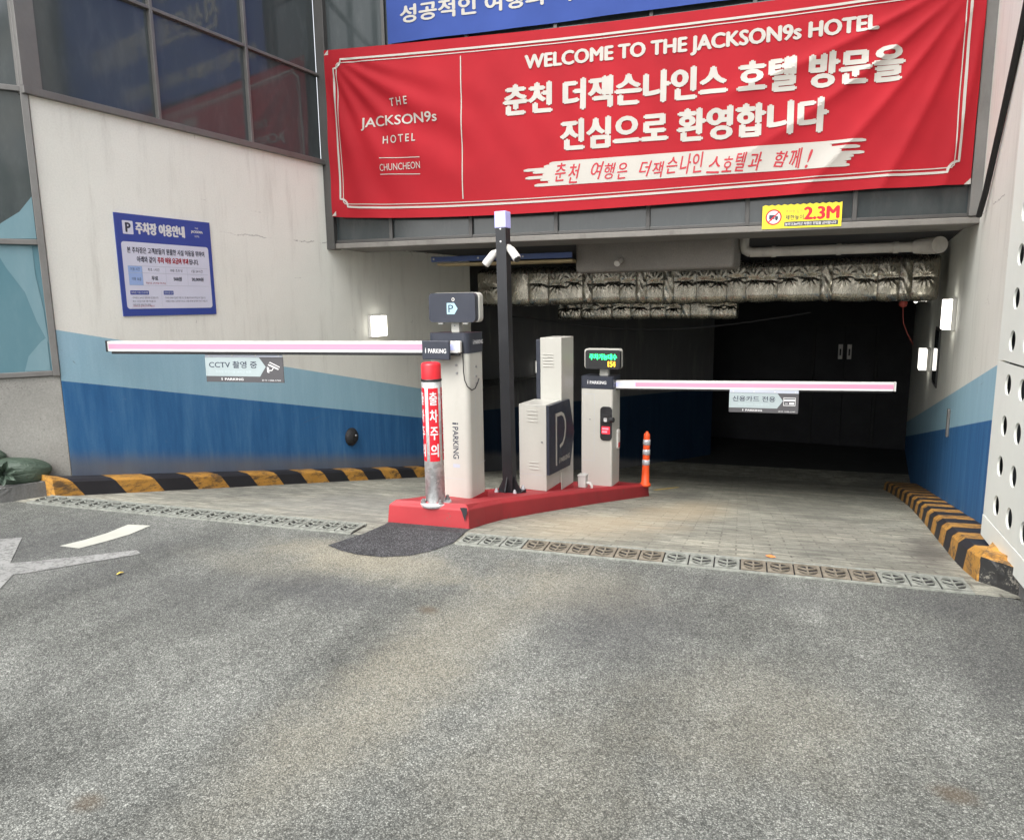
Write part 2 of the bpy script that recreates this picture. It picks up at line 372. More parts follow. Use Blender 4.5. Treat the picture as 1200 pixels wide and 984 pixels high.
M['ledgreen'] = emissive('green_led_dots', (.03, 1.0, .25), .7)
M['ledorange'] = emissive('orange_led_dots', (1.0, .55, .03), .8)
M['ledred'] = emissive('red_led_dots', (1.0, .16, .2), .8)
M['ledredbg'] = emissive('red_led_glow', (.8, .03, .05), .16)
M['leaf'] = mat('dry_leaf', (.55, .42, .08), .7, 0, .2, 30)
M['junk'] = mat('orange_litter', (.65, .20, .05), .7, 0, .2, 30)

def sack_mat():
    n = NT('green_tarpaulin'); p = n.pos('Object')
    w = n.new('ShaderNodeTexWave'); n.link(n.mapping(p, scale=(1, 1, 1)), w.inputs['Vector']); w.inputs['Scale'].default_value = 60
    a = n.noise(p, 7, 5, .6); f = n.noise(n.mapping(p, scale=(1, 3, 3)), 9, 5, .6, 1.2)
    c = n.ramp(a, [(.3, (.040, .066, .047)), (.7, (.068, .10, .07))])
    n.bump(n.math('ADD', n.math('MULTIPLY', f, 1.0), n.math('MULTIPLY', w.outputs['Fac'], .04)), .6, .025)
    return n.done(c, .5)
M['sack'] = sack_mat()

# ------------------------------------------------------------------ mesh building helpers
_TXT = {}
def glyphs(body, shear=0.0, space=1.0):
    """outline of a line of writing as filled faces, normalised to a unit box; returns verts, faces, aspect"""
    key = (body, shear, space)
    if key in _TXT: return _TXT[key]
    cu = bpy.data.curves.new('writing', 'FONT'); cu.body = body; cu.resolution_u = 3; cu.shear = shear; cu.space_character = space
    ob = bpy.data.objects.new('writing', cu); COL.objects.link(ob)
    dg = bpy.context.evaluated_depsgraph_get(); me = bpy.data.meshes.new_from_object(ob.evaluated_get(dg))
    vs = [(v.co.x, v.co.y) for v in me.vertices]; fs = [tuple(p.vertices) for p in me.polygons]
    bpy.data.objects.remove(ob); bpy.data.curves.remove(cu); bpy.data.meshes.remove(me)
    x0 = min(v[0] for v in vs); x1 = max(v[0] for v in vs); y0 = min(v[1] for v in vs); y1 = max(v[1] for v in vs)
    vs = [((x - x0) / (x1 - x0), (y - y0) / (y1 - y0)) for x, y in vs]
    _TXT[key] = (vs, fs, (x1 - x0) / (y1 - y0)); return _TXT[key]

class MB:
    def __init__(s): s.v = []; s.f = []; s.mi = []; s.sm = []; s.mats = []
    def mid(s, m):
        m = M[m] if isinstance(m, str) else m
        if m not in s.mats: s.mats.append(m)
        return s.mats.index(m)
    def add(s, vs, fs, m, smooth=False):
        k = len(s.v); i = s.mid(m); s.v += [tuple(v) for v in vs]
        for f in fs: s.f.append(tuple(j + k for j in f)); s.mi.append(i); s.sm.append(smooth)
        return s
    def box(s, x0, x1, y0, y1, z0, z1, m):
        v = [(x, y, z) for z in (z0, z1) for y in (y0, y1) for x in (x0, x1)]
        return s.add(v, [(0, 2, 3, 1), (4, 5, 7, 6), (0, 1, 5, 4), (2, 6, 7, 3), (0, 4, 6, 2), (1, 3, 7, 5)], m)
    def prism(s, poly, a0, a1, m, ax='z', smooth=False, caps=True):
        """2-D outline pushed along an axis. ax z: (x,y); y: (x,z); x: (y,z)"""
        P = {'z': lambda p, a: (p[0], p[1], a), 'y': lambda p, a: (p[0], a, p[1]), 'x': lambda p, a: (a, p[0], p[1])}[ax]
        n = len(poly); vs = [P(p, a0) for p in poly] + [P(p, a1) for p in poly]
        s.add(vs, [(i, (i + 1) % n, n + (i + 1) % n, n + i) for i in range(n)], m, smooth)
        if caps: s.add(vs, [tuple(range(n - 1, -1, -1)), tuple(range(n, 2 * n))], m)
        return s
    def quad(s, a, b, c, d, m): return s.add([a, b, c, d], [(0, 1, 2, 3)], m)
    def tube(s, pts, r, m, n=12, caps=True):
        pts = [Vector(p) for p in pts]; rs = r if isinstance(r, (list, tuple)) else [r] * len(pts)
        vs = []; up = None
        for i, p in enumerate(pts):
            d = (pts[min(i + 1, len(pts) - 1)] - pts[max(i - 1, 0)]).normalized()
            if up is None:
                up = Vector((0, 0, 1)) if abs(d.z) < .9 else Vector((1, 0, 0))
            a = d.cross(up)
            if a.length < 1e-6: a = d.orthogonal()
            a.normalize(); b = a.cross(d).normalized(); up = b
            vs += [p + rs[i] * (math.cos(t * 2 * math.pi / n) * a + math.sin(t * 2 * math.pi / n) * b) for t in range(n)]
        fs = [(i * n + j, i * n + (j + 1) % n, (i + 1) * n + (j + 1) % n, (i + 1) * n + j) for i in range(len(pts) - 1) for j in range(n)]
        s.add(vs, fs, m, True)
        if caps: s.add(vs, [tuple(range(n - 1, -1, -1)), tuple(range(len(vs) - n, len(vs)))], m)
        return s
    def lathe(s, prof, m, c=(0, 0), n=32):
        vs = [(c[0] + r * math.cos(2 * math.pi * j / n), c[1] + r * math.sin(2 * math.pi * j / n), z) for r, z in prof for j in range(n)]
        fs = [(i * n + j, i * n + (j + 1) % n, (i + 1) * n + (j + 1) % n, (i + 1) * n + j) for i in range(len(prof) - 1) for j in range(n)]
        return s.add(vs, fs, m, True)
    def disc(s, cx, cz, r, y, m, n=24, rz=None):
        vs = [(cx + r * math.cos(2 * math.pi * j / n), y, cz + (rz or r) * math.sin(2 * math.pi * j / n)) for j in range(n)]
        return s.add(vs, [tuple(range(n))], m)
    def sheet(s, pts, y, m):      # flat outline on a front face (x,z) at depth y
        return s.add([(x, y, z) for x, z in pts], [tuple(range(len(pts)))], m)
    def rect(s, x0, x1, z0, z1, y, m): return s.sheet([(x0, z0), (x1, z0), (x1, z1), (x0, z1)], y, m)
    def line(s, pts, w, y, m, closed=False, fn=None):
        n = len(pts); L = []; Rr = []
        for i in range(n):
            a = pts[(i - 1) % n] if (closed or i) else pts[i]; b = pts[(i + 1) % n] if (closed or i < n - 1) else pts[i]
            dx, dz = b[0] - a[0], b[1] - a[1]; l = math.hypot(dx, dz) or 1; nx, nz = -dz / l, dx / l
            L.append((pts[i][0] + nx * w / 2, pts[i][1] + nz * w / 2)); Rr.append((pts[i][0] - nx * w / 2, pts[i][1] - nz * w / 2))
        fn = fn or (lambda x, z: (x, y, z))
        vs = [fn(*p) for p in L] + [fn(*p) for p in Rr]
        return s.add(vs, [(i, (i + 1) % n, n + (i + 1) % n, n + i) for i in range(n if closed else n - 1)], m)
    def text(s, body, x0, z0, w, h, y, m, bold=0.0, shear=0.0, fn=None, cut=0.0, rot=0, space=1.0):
        """writing fitted to a box on the front face; bold = extra stroke width; fn maps (x,z,lift) to 3-D; rot=-90 reads downwards"""
        vs, fs, asp = glyphs(body, shear, space)
        if w is None: w = h * asp
        if rot: P = [(x0 + v[1] * w, z0 + h - v[0] * h) for v in vs]
        else: P = [(x0 + v[0] * w, z0 + v[1] * h) for v in vs]
        if cut:
            bm = bmesh.new(); bv = [bm.verts.new((a, b, 0)) for a, b in P]
            for f in fs:
                try: bm.faces.new([bv[i] for i in f])
                except ValueError: pass
            for lo, hi, no in ((x0, x0 + w, (1, 0, 0)), (z0, z0 + h, (0, 1, 0))):
                k = math.ceil(lo / cut)
                while k * cut < hi:
                    bmesh.ops.bisect_plane(bm, geom=bm.verts[:] + bm.edges[:] + bm.faces[:], plane_co=Vector(no) * (k * cut), plane_no=no); k += 1
            bm.verts.index_update(); P = [(v.co.x, v.co.y) for v in bm.verts]; fs = [tuple(v.index for v in f.verts) for f in bm.faces]; bm.free()
        fn2 = fn or (lambda x, z, l: (x, y - l, z))
        offs = [(0, 0)] if not bold else [(0, 0), (-bold, 0), (bold, 0), (0, bold * .6), (0, -bold * .6)]
        for i, (ox, oz) in enumerate(offs):
            s.add([fn2(a + ox, b + oz, i * .00025) for a, b in P], fs, m)
        return s
    def build(s, name, parent=None, bevel=0, seg=2, angle=35):
        me = bpy.data.meshes.new(name); me.from_pydata(s.v, [], s.f)
        for m in s.mats: me.materials.append(m)
        me.polygons.foreach_set('material_index', s.mi); me.polygons.foreach_set('use_smooth', s.sm); me.update()
        o = bpy.data.objects.new(name, me); COL.objects.link(o)
        if parent: o.parent = parent
        if bevel:
            b = o.modifiers.new('bevel', 'BEVEL'); b.width = bevel; b.segments = seg; b.limit_method = 'ANGLE'; b.angle_limit = R(angle)
            b.harden_normals = False
        return o

def thing(name, label, cat, loc=(0, 0, 0), rz=0.0, group=None):
    o = bpy.data.objects.new(name, None); COL.objects.link(o); o.location = loc; o.rotation_euler = (0, 0, R(rz))
    return tag(o, label, cat, group)
def tag(o, label, cat, group=None):
    o['label'] = label; o['category'] = cat
    if group: o['group'] = group
    return o
def struct(o): o['kind'] = 'structure'; return o
def place(o, loc, rz=0.0): o.location = loc; o.rotation_euler = (0, 0, R(rz)); return o

def rrect(x0, x1, y0, y1, r, n=5):
    p = []
    for cx, cy, a in ((x1 - r, y0 + r, -90), (x1 - r, y1 - r, 0), (x0 + r, y1 - r, 90), (x0 + r, y0 + r, 180)):
        for i in range(n + 1):
            t = R(a + 90 * i / n); p.append((cx + r * math.cos(t), cy + r * math.sin(t)))
    return p

def ramp_z(x, y):
    """height of the ramp: level at the drain, then about one in five down, level again deep inside"""
    z = -.195 * (y - 3.56 - .16 * (x + 6.28))
    return max(-2.42, min(-.002, z))

# ================================================================== GROUND
def edge_y(x): return 3.34 + .1588 * (x + 6.286)     # front line of the two drains
b = MB()
b.add([(-150, -150, 0), (150, -150, 0), (150, edge_y(.62), 0), (.62, edge_y(.62), 0), (-6.6, edge_y(-6.6), 0), (-150, edge_y(-6.6), 0)], [(0, 1, 2, 3, 4, 5)], 'road')
b.add([(-150, edge_y(-6.6), 0), (-6.6, edge_y(-6.6), 0), (-6.6, 150, 0), (-150, 150, 0)], [(0, 1, 2, 3)], 'road')
b.add([(1.2, edge_y(.62), 0), (150, edge_y(.62), 0), (150, 150, 0), (1.2, 150, 0)], [(0, 1, 2, 3)], 'road')
struct(b.build('road'))

b = MB(); xs = [-6.62 + i * (7.55 / 24) for i in range(25)]; ts = [0, .25, .3] + [.3 + .35 * k for k in range(1, 40)]
vs = []
for t in ts:
    for x in xs:
        y = edge_y(x) + t; vs.append((x, y, ramp_z(x, y)))
b.add(vs, [(i * 25 + j, i * 25 + j + 1, (i + 1) * 25 + j + 1, (i + 1) * 25 + j) for i in range(len(ts) - 1) for j in range(24)], 'ramp', True)
struct(b.build('ramp'))
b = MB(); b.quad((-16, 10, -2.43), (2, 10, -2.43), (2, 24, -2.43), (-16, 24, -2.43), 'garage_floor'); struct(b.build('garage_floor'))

# road markings and the dark patch, each a sheet a few mm above the asphalt
PA = [(-3.225, 3.56), (-3.08, 3.515), (-2.93, 3.50), (-2.75, 3.53), (-2.6, 3.63), (-2.52, 3.77), (-2.475, 3.95), (-2.515, 4.16), (-3.155, 4.055), (-3.16, 3.87)]
PB = [(-3.155, 4.055), (-2.515, 4.16), (-2.56, 4.28), (-2.60, 4.40), (-3.26, 4.29), (-3.19, 4.15)]
b = MB(); b.add([(x, y, .004) for x, y in PA], [tuple(range(len(PA)))], 'patch'); b.add([(x, y, .004 + (ramp_z(x, y) if k > 1 else 0)) for k, (x, y) in enumerate(PB)], [(0, 1, 2, 5), (5, 2, 3, 4)], 'patch')
struct(b.build('asphalt_patch'))
b = MB(); b.add([(x, y, .004) for x, y in ((-4.903, 2.776), (-4.73, 2.80), (-4.70, 2.97), (-4.69, 3.15), (-4.738, 3.351), (-4.918, 3.292), (-4.87, 3.1), (-4.87, 2.93))], [tuple(range(8))], 'linewhite')
struct(b.build('lane_dash'))
b = MB()
b.add([(x, y, .004) for x, y in ((-5.6, 2.5), (-5.446, 2.685), (-5.34, 2.775), (-4.862, 2.437), (-4.752, 2.521), (-4.334, 2.943), (-4.24, 2.91), (-4.581, 2.373), (-4.63, 2.33), (-4.46, 2.165), (-4.8, 1.9))], [tuple(range(11))], 'lineold')
struct(b.build('worn_road_arrow'))
b = MB(); b.add([(x, y, ramp_z(x, y) + .004) for x, y in ((-2.86, 10.2), (-2.79, 10.2), (-2.70, 11.3), (-2.77, 11.3))], [(0, 1, 2, 3)], 'lineyellow'); struct(b.build('ramp_line'))

# ================================================================== WALLS OF THE BUILDING
# left wall of the ramp
b = MB()
b.box(-6.80, -6.45, 3.84, 11.1, -3.0, 3.37, 'wall_l')
o = b.build('painted_wall'); tag(o, 'tall white wall with slanting pale and deep blue dado behind the left barrier arm', 'wall')
# right wall of the ramp
b = MB(); b.box(.85, 1.20, 5.30, 21.5, -4.0, 8.0, 'wall_r')
o = b.build('painted_wall'); tag(o, 'white and blue ramp wall beside the perforated cladding, with two lit lamps', 'wall')

# glazing above the left wall
g = thing('glazed_wall', 'dark mirror glazing in grey frames above the white and blue wall', 'window wall', (-6.45, 3.84, 0), 90)
b = MB(); ZR = [3.40, 4.45, 5.50, 6.55, 7.60]; XM = [.05, 1.235, 2.42, 3.60]
b.box(-.06, .10, -.035, .06, 3.43, 7.6, 'frame_lt')
b.box(-.06, 3.62, -.045, .06, 3.37, 3.43, 'frame_lt')
for x in XM[1:3]: b.box(x - .018, x + .018, -.025, .05, 3.43, 7.6, 'frame_lt')
for z in ZR[1:]: b.box(.10, 3.62, -.02, .04, z - .016, z + .016, 'frame_lt')
b.build('frame', g, .004)
b = MB(); b.box(-.06, 3.62, .07, .35, 3.371, 7.7, 'void'); b.build('backing', g)  # unseen dark box added behind the panes to stop light
for i in range(3):
    for j in range(4):
        b = MB(); b.rect(XM[i] + .018, XM[i + 1] - .018, ZR[j] + .02, ZR[j + 1] - .016, .02 + .0015 * ((i + j) % 2), 'glass')
        o = b.build('window_pane', g)

# corner wing further left, facing back towards the road
g = thing('corner_wing', 'glazed corner of the hotel with speckled concrete base beside sandbags', 'building', (-6.45, 3.835, 0), 57.3)
b = MB(); b.box(-7, -.002, 0, .35, -.3, 1.02, 'concrete'); b.build('base_wall', g, .006)
b = MB()
b.box(-.055, 0.0, -.03, .06, 1.02, 7.6, 'frame_lt')
for z in (1.045, 2.17, 3.41, 4.45, 5.5, 6.55): b.box(-7, -.055, -.02, .05, z - .022, z + .022, 'frame_lt')
for x in (-1.25, -2.45, -3.65, -4.85, -6.05): b.box(x - .025, x + .025, -.03, .05, 1.067, 7.6, 'frame_lt')
b.build('frame', g, .004)
zz = [1.067, 2.148, 2.192, 3.388, 3.432, 4.43, 4.472, 5.48]
for i in range(5):
    xa, xb = -1.225 - 1.2 * i, (-.055 if i == 0 else -1.275 - 1.2 * (i - 1))
    for j in range(4):
        b = MB(); b.rect(xa, xb, zz[2 * j], zz[2 * j + 1], .012, 'film' if j == 0 else 'glass')
        if j == 0 and i == 0:
            b.sheet([(-.06, 1.30), (-.13, 1.5), (-.19, 1.75), (-.30, 1.95), (-.38, 2.14), (-.10, 2.14), (-.10, 1.9), (-.07, 1.6)], .009, 'film_lt')
            b.sheet([(-.07, 1.07), (-.26, 1.07), (-.22, 1.2), (-.12, 1.32), (-.07, 1.36)], .0085, 'film_lt')
        if j == 1 and i == 0:
            b.sheet([(-.40, 2.195), (-.30, 2.195), (-.06, 2.2), (-.06, 2.55), (-.16, 2.42), (-.30, 2.32)], .009, 'film_lt')
        b.build('window_pane', g)

# facade over the ramp mouth (local x runs along it, local -y faces the road)
FR = 10.0
fac = thing('entrance_facade', 'dark glass facade spanning the ramp mouth behind the red banner', 'facade', (-6.45, 7.5, 0), FR)
MU = [.0] + [.887 + 1.073 * k for k in range(6)] + [7.43]
TZ = [2.415, 3.43, 4.45, 5.5, 6.55, 7.6]
b = MB()
b.box(-.03, .10, -.07, .10, 2.32, 7.6, 'frame'); b.box(7.30, 7.44, -.07, .10, 2.40, 7.6, 'frame_lt')
for x in MU[1:-1]: b.box(x - .022, x + .022, -.03, .06, 2.40, 7.6, 'frame')
for z in TZ: b.box(.10, 7.30, -.022, .05, z - .018, z + .018, 'frame')
b.build('frame', fac, .004)
b = MB(); b.box(.101, 7.44, -.055, .75, 2.325, 2.392, 'beam'); b.build('fascia_beam', fac, .01)
b = MB(); b.box(.0, 7.44, .08, .75, 2.395, 7.7, 'void'); b.build('backing', fac)
for i in range(7):
    xa = MU[i] + (.10 if i == 0 else .022); xb = MU[i + 1] - (.13 if i == 6 else .022)
    for j in range(5):
        b = MB(); b.rect(xa, xb, TZ[j] + .018, TZ[j + 1] - .018, .012 + .001 * ((i + j) % 2), 'spandrel' if j == 0 else 'glass'); b.build('window_pane', fac)

# perforated cladding at the right edge
pdir = math.degrees(math.atan2(-1, .1))      # local x runs towards the road
clad = thing('perforated_cladding', 'white metal cladding with rows of oval holes at the right kerb', 'cladding', (.671, 5.262, 0), pdir)
def holes_panel(z0, z1, x1, name):
    b = MB(); r = .062; dx, dz = .275, .2435
    X0 = 0.0; nz = int(round((z1 - z0) / dz)); dz2 = (z1 - z0) / nz; ncol = int(x1 / dx)
    b.box(X0, X0 + .13, 0, .03, z0, z1, 'cladding')
    for c in range(ncol):
        xa = .13 + c * dx; xb = xa + dx
        for k in range(nz):
            za, zb = z0 + k * dz2, z0 + (k + 1) * dz2; cx, cz = (xa + xb) / 2, (za + zb) / 2; n = 24
            ring = [(cx + r * math.cos(2 * math.pi * i / n + math.pi / n), cz + r * math.sin(2 * math.pi * i / n + math.pi / n)) for i in range(n)]
            sq = []
            for i in range(n):
                t = 2 * math.pi * i / n + math.pi / n; ct, st = math.cos(t), math.sin(t); k2 = min((dx / 2) / abs(ct), (dz2 / 2) / abs(st))
                sq.append((cx + ct * k2, cz + st * k2))
            vs = [(x, 0, z) for x, z in sq] + [(x, 0, z) for x, z in ring] + [(x, .012, z) for x, z in ring]
            b.add(vs, [(i, (i + 1) % n, n + (i + 1) % n, n + i) for i in range(n)], 'cladding')
            b.add(vs, [(n + i, n + (i + 1) % n, 2 * n + (i + 1) % n, 2 * n + i) for i in range(n)], 'cladding', True)
            for px, pz in ((xa, za), (xb, za), (xb, zb), (xa, zb)):      # square corners of the cell
                e = [q for q in sq]
                i0 = min(range(n), key=lambda i: (e[i][0] - px) ** 2 + (e[i][1] - pz) ** 2)
                j0 = (i0 + 1) % n if (e[(i0 + 1) % n][0] - px) ** 2 + (e[(i0 + 1) % n][1] - pz) ** 2 < (e[(i0 - 1) % n][0] - px) ** 2 + (e[(i0 - 1) % n][1] - pz) ** 2 else (i0 - 1) % n
                b.add([(px, 0, pz), (e[i0][0], 0, e[i0][1]), (e[j0][0], 0, e[j0][1])], [(0, 1, 2)], 'cladding')
    b.box(.13 + ncol * dx, .13 + ncol * dx + .05, 0, .03, z0, z1, 'cladding')
    return b.build(name, clad)
holes_panel(1.222, 1.222 + .2435 * 20, 3.6, 'upper_sheet')
holes_panel(.243, 1.212, 3.6, 'lower_sheet')
b = MB(); b.box(0, 3.6, -.004, .05, .10, .238, 'cladding'); b.build('bottom_rail', clad, .003)
b = MB(); b.box(.005, 3.6, .09, .5, .10, 6.1, 'void'); b.box(.002, .006, .031, .5, .10, 6.1, 'void'); b.box(.1, 3.6, .031, .089, .10, .24, 'void'); b.build('backing', clad)

# garage interior
b = MB()
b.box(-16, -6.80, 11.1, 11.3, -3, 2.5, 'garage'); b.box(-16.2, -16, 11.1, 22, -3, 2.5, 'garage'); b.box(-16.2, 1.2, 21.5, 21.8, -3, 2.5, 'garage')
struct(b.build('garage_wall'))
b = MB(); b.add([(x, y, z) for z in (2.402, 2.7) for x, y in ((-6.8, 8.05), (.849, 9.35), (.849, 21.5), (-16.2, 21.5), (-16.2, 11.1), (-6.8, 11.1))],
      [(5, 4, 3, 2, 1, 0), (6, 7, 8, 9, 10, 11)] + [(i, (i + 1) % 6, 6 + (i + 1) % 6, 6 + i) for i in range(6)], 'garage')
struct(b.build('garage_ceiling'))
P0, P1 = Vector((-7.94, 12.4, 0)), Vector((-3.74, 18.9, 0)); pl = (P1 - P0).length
o = MB().box(0, pl, 0, .25, -2.6, 2.40, 'wall_in_shaded').build('partition_wall'); place(o, P0, math.degrees(math.atan2(P1.y - P0.y, P1.x - P0.x)))
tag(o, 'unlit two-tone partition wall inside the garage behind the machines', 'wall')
d = thing('double_door', 'dark double door with two pale handle plates on the far garage wall', 'door', (-.75, 21.498, -2.43))
for k in (-1, 1):
    b = MB(); b.box(min(0, k * .74) + .004, max(0, k * .74) - .004, -.05, -.002, .02, 3.28, 'garage'); lf = b.build('door_leaf', d, .006)
    b = MB(); x = k * .11; b.box(x - .055, x + .055, -.075, -.052, 2.4, 2.8, 'white_pl'); b.box(x - .02, x + .02, -.10, -.0755, 2.5, 2.68, 'black'); b.build('handle_plate', lf, .006)
b = MB(); b.box(-.82, -.745, -.06, -.002, 0, 3.36, 'garage_floor'); b.box(.745, .82, -.06, -.002, 0, 3.36, 'garage_floor'); b.box(-.744, .744, -.06, -.002, 3.285, 3.36, 'garage_floor'); b.build('door_frame', d, .004)

# concrete drop beam, conduit, board, pipes under the facade
b = MB(); vs = []
random.seed(3)
o = MB().box(-3.62, -1.58, 0, .5, 1.98, 2.40, 'concrete_rough').build('drop_beam', None, .05, 3)
place(o, (0, 8.93 + .0, 0)); o.location = (0.0, 9.0, 0); o.rotation_euler = (0, 0, 0)
tag(o, 'rough sprayed concrete beam hanging below the facade, left of the grey pipe', 'beam')
o = MB().tube([(0, 0, 0), (0, -.10, -.02), (0, -.16, -.05)], .038, 'pipe', 16).build('pipe_stub')
place(o, (-2.98, 8.98, 2.12)); tag(o, 'short open grey pipe stub sticking out of the rough concrete beam', 'pipe')
c = thing('steel_channel', 'thin dark blue steel channel with bolts under the facade, left end', 'steel beam', (-5.45, 8.35, 2.16), 9)
MB().box(0, 1.95, 0, .05, 0, .07, 'conduit').build('channel', c, .004)
for x in (.04, .68, 1.30): MB().tube([(x, -.012, .035), (x, .0, .035)], .013, 'bolt', 10).build('bolt', c)
o = MB().box(0, 1.9, .0, .35, 0, .03, 'plank').build('ceiling_board', None, .003); place(o, (-5.45, 8.50, 2.12), 9); tag(o, 'yellowed board fixed behind the blue steel channel', 'board')
p = thing('drain_pipe', 'grey drain pipe running under the facade above the foil duct', 'pipe', (-1.50, 9.32, 2.17), 7)
b = MB(); b.tube([(.05, 0, 0), (1.85, 0, 0)], .058, 'pipe', 20)
b.build('pipe', p)
MB().tube([(-.02, 0, .25), (-.02, 0, .08), (-.0, 0, .03), (.06, 0, 0)], .06, 'pipe', 20).build('elbow', p)
for x in (.30, 1.02, 1.62): MB().tube([(x, 0, 0), (x + .05, 0, 0)], .068, 'pipe', 20).build('collar', p)
MB().tube([(1.83, .0, 0), (1.95, -.05, .0), (2.02, -.12, .0), (2.05, -.2, 0)], [.075, .09, .092, .092], 'pipe', 20).build('end_elbow', p)

# foil-wrapped air duct
def duct(name, label, loc, rz, L, D, Hh, seed, nu=760):
    rnd = random.Random(seed); cuts = [0]
    while cuts[-1] < L - .2: cuts.append(cuts[-1] + rnd.choice((.16, .28, .36, .46, .6)))
    cuts[-1] = L
    b = MB(); rr = min(D, Hh) * .2
    per = rrect(0, D, 0, Hh, rr, 4); pts = []
    for i in range(len(per)):                     # resample the outline finely
        a, c = per[i], per[(i + 1) % len(per)]; l = math.hypot(c[0] - a[0], c[1] - a[1]); k = max(1, int(l / .013))
        pts += [(a[0] + (c[0] - a[0]) * t / k, a[1] + (c[1] - a[1]) * t / k) for t in range(k)]
    n = len(pts); tufts = []
    for i in range(len(cuts) - 1):
        w = cuts[i + 1] - cuts[i]
        if w > .22 and rnd.random() < .9:
            m_ = 2 if w > .4 else 1
            for q_ in range(m_): tufts.append((cuts[i] + w * (q_ + .5) / m_, Hh * (.56 + rnd.uniform(-.05, .05)), rnd.uniform(.08, .14), rnd.uniform(.5, 1.1), rnd.uniform(0, 6)))
    vs = []
    for i in range(nu + 1):
        s = L * i / nu; seg = max(k for k in range(len(cuts)) if cuts[k] <= s + 1e-6); seg = min(seg, len(cuts) - 2)
        w = cuts[seg + 1] - cuts[seg]; t = (s - cuts[seg]) / w; puff = .028 * abs(math.sin(math.pi * t)) ** .5 + .010 * math.sin(2.1 * s)
        for (y, z) in pts:
            cy, cz = y - D / 2, z - Hh / 2; l = math.hypot(cy, cz); d = puff
            for (ts_, tz, tr, ta, ph) in tufts:          # stitched tufts: a flat gash with creases running out of it
                if abs(s - ts_) > .26: continue
                q = math.hypot(s - ts_, (z - tz) * 1.3)
                d += -.034 * ta * math.exp(-((s - ts_) / tr) ** 2 - ((z - tz) / .036) ** 2)
                d += .0050 * ta * math.sin(11 * math.atan2(z - tz, s - ts_) + ph) * math.exp(-((q - .10) / .07) ** 2)
            if w < .22: d += .006 * math.sin(26 * z + 17 * s) * math.sin(40 * s + 5 * z)
            d += .0015 * math.sin(23 * s + 11 * z + seg)
            vs.append((s, y + cy / l * d, z + cz / l * d))
    fs = []; fb = []
    for i in range(nu):
        s = L * (i + .5) / nu; near = min(abs(s - c) for c in cuts) < .005
        for j in range(n): (fb if near else fs).append((i * n + j, i * n + (j + 1) % n, (i + 1) * n + (j + 1) % n, (i + 1) * n + j))
    b.add(vs, fs, 'foil', True); k = len(b.v)
    b.add(vs, fb, 'foilband', True)
    b.add(vs, [tuple(range(n)), tuple(range(len(vs) - n, len(vs)))], 'foil')
    o = b.build(name); place(o, loc, rz); tag(o, label, 'air duct'); return o
duct('insulated_duct', 'long quilted silver foil duct crossing the ramp mouth under the ceiling', (-6.35, 11.2, 1.575), 5.5, 7.12, .5, .60, 5)
duct('insulated_duct', 'smaller foil duct lower and deeper behind the long quilted one', (-5.5, 12.8, 1.29), 4.0, 3.3, .34, .36, 9, 380)

# ================================================================== KERBS
def kerb_left():
    b = MB(); xf, xw = -6.27, -6.452
    ys = [3.56, 3.83] + [3.83 + .4 * k for k in range(1, 19)]
    for i in range(len(ys) - 1):
        a, c = ys[i], ys[i + 1]; m = 'yellow' if i % 2 == 0 else 'kblack'
        def sec(y, lean=.13):
            z = ramp_z(xf, y); h = .175; yb = y
            return [(xw, y - lean, z + h + .01), (xf - .035, y - lean, z + h), (xf - .008, y - lean * .8, z + h - .03), (xf + .012, yb, z - .02)]
        A = sec(a, 0 if i == 0 else .13); Cc = sec(c)
        b.add(A + Cc, [(k, k + 4, k + 5, k + 1) for k in range(3)], m)
        if i == 0: b.add(A + [(xw, a, -.05)], [(0, 1, 2, 3, 4)], m)
    o = b.build('painted_kerb'); tag(o, 'long yellow and black striped kerb at the foot of the left wall', 'kerb'); return o
kerb_left()
def kerb_right():
    b = MB(); ys = [4.66 + .4 * k for k in range(28)]
    def xf(y):
        P = [(4.66, .60), (5.2, .57), (8.2, .565), (10.5, .55), (12.4, .49), (14, .41), (15.6, .30)]
        for (a, xa), (c, xc) in zip(P, P[1:]):
            if y <= c: return xa + (xc - xa) * max(0, (y - a) / (c - a))
        return .30
    for i in range(len(ys) - 1):
        a, c = ys[i], ys[i + 1]; m = 'yellow' if i % 2 == 0 else 'kblack'
        def sec(y):
            z = ramp_z(xf(y), y); x = xf(y); h = .165
            return [(x - .015, y, z - .03), (x + .004, y, z + h - .035), (x + .04, y, z + h), (.852, y, z + h + .012)]
        A, Cc = sec(a), sec(c); b.add(A + Cc, [(k, k + 1, k + 5, k + 4) for k in range(3)], m)
        if i in (0, len(ys) - 2):
            e = A if i == 0 else Cc; b.add(e + [(.852, e[0][1], e[0][2])], [(0, 1, 2, 3, 4)], m)
    o = b.build('painted_kerb'); tag(o, 'yellow and black striped kerb curving down the ramp at the right wall', 'kerb')
kerb_right()
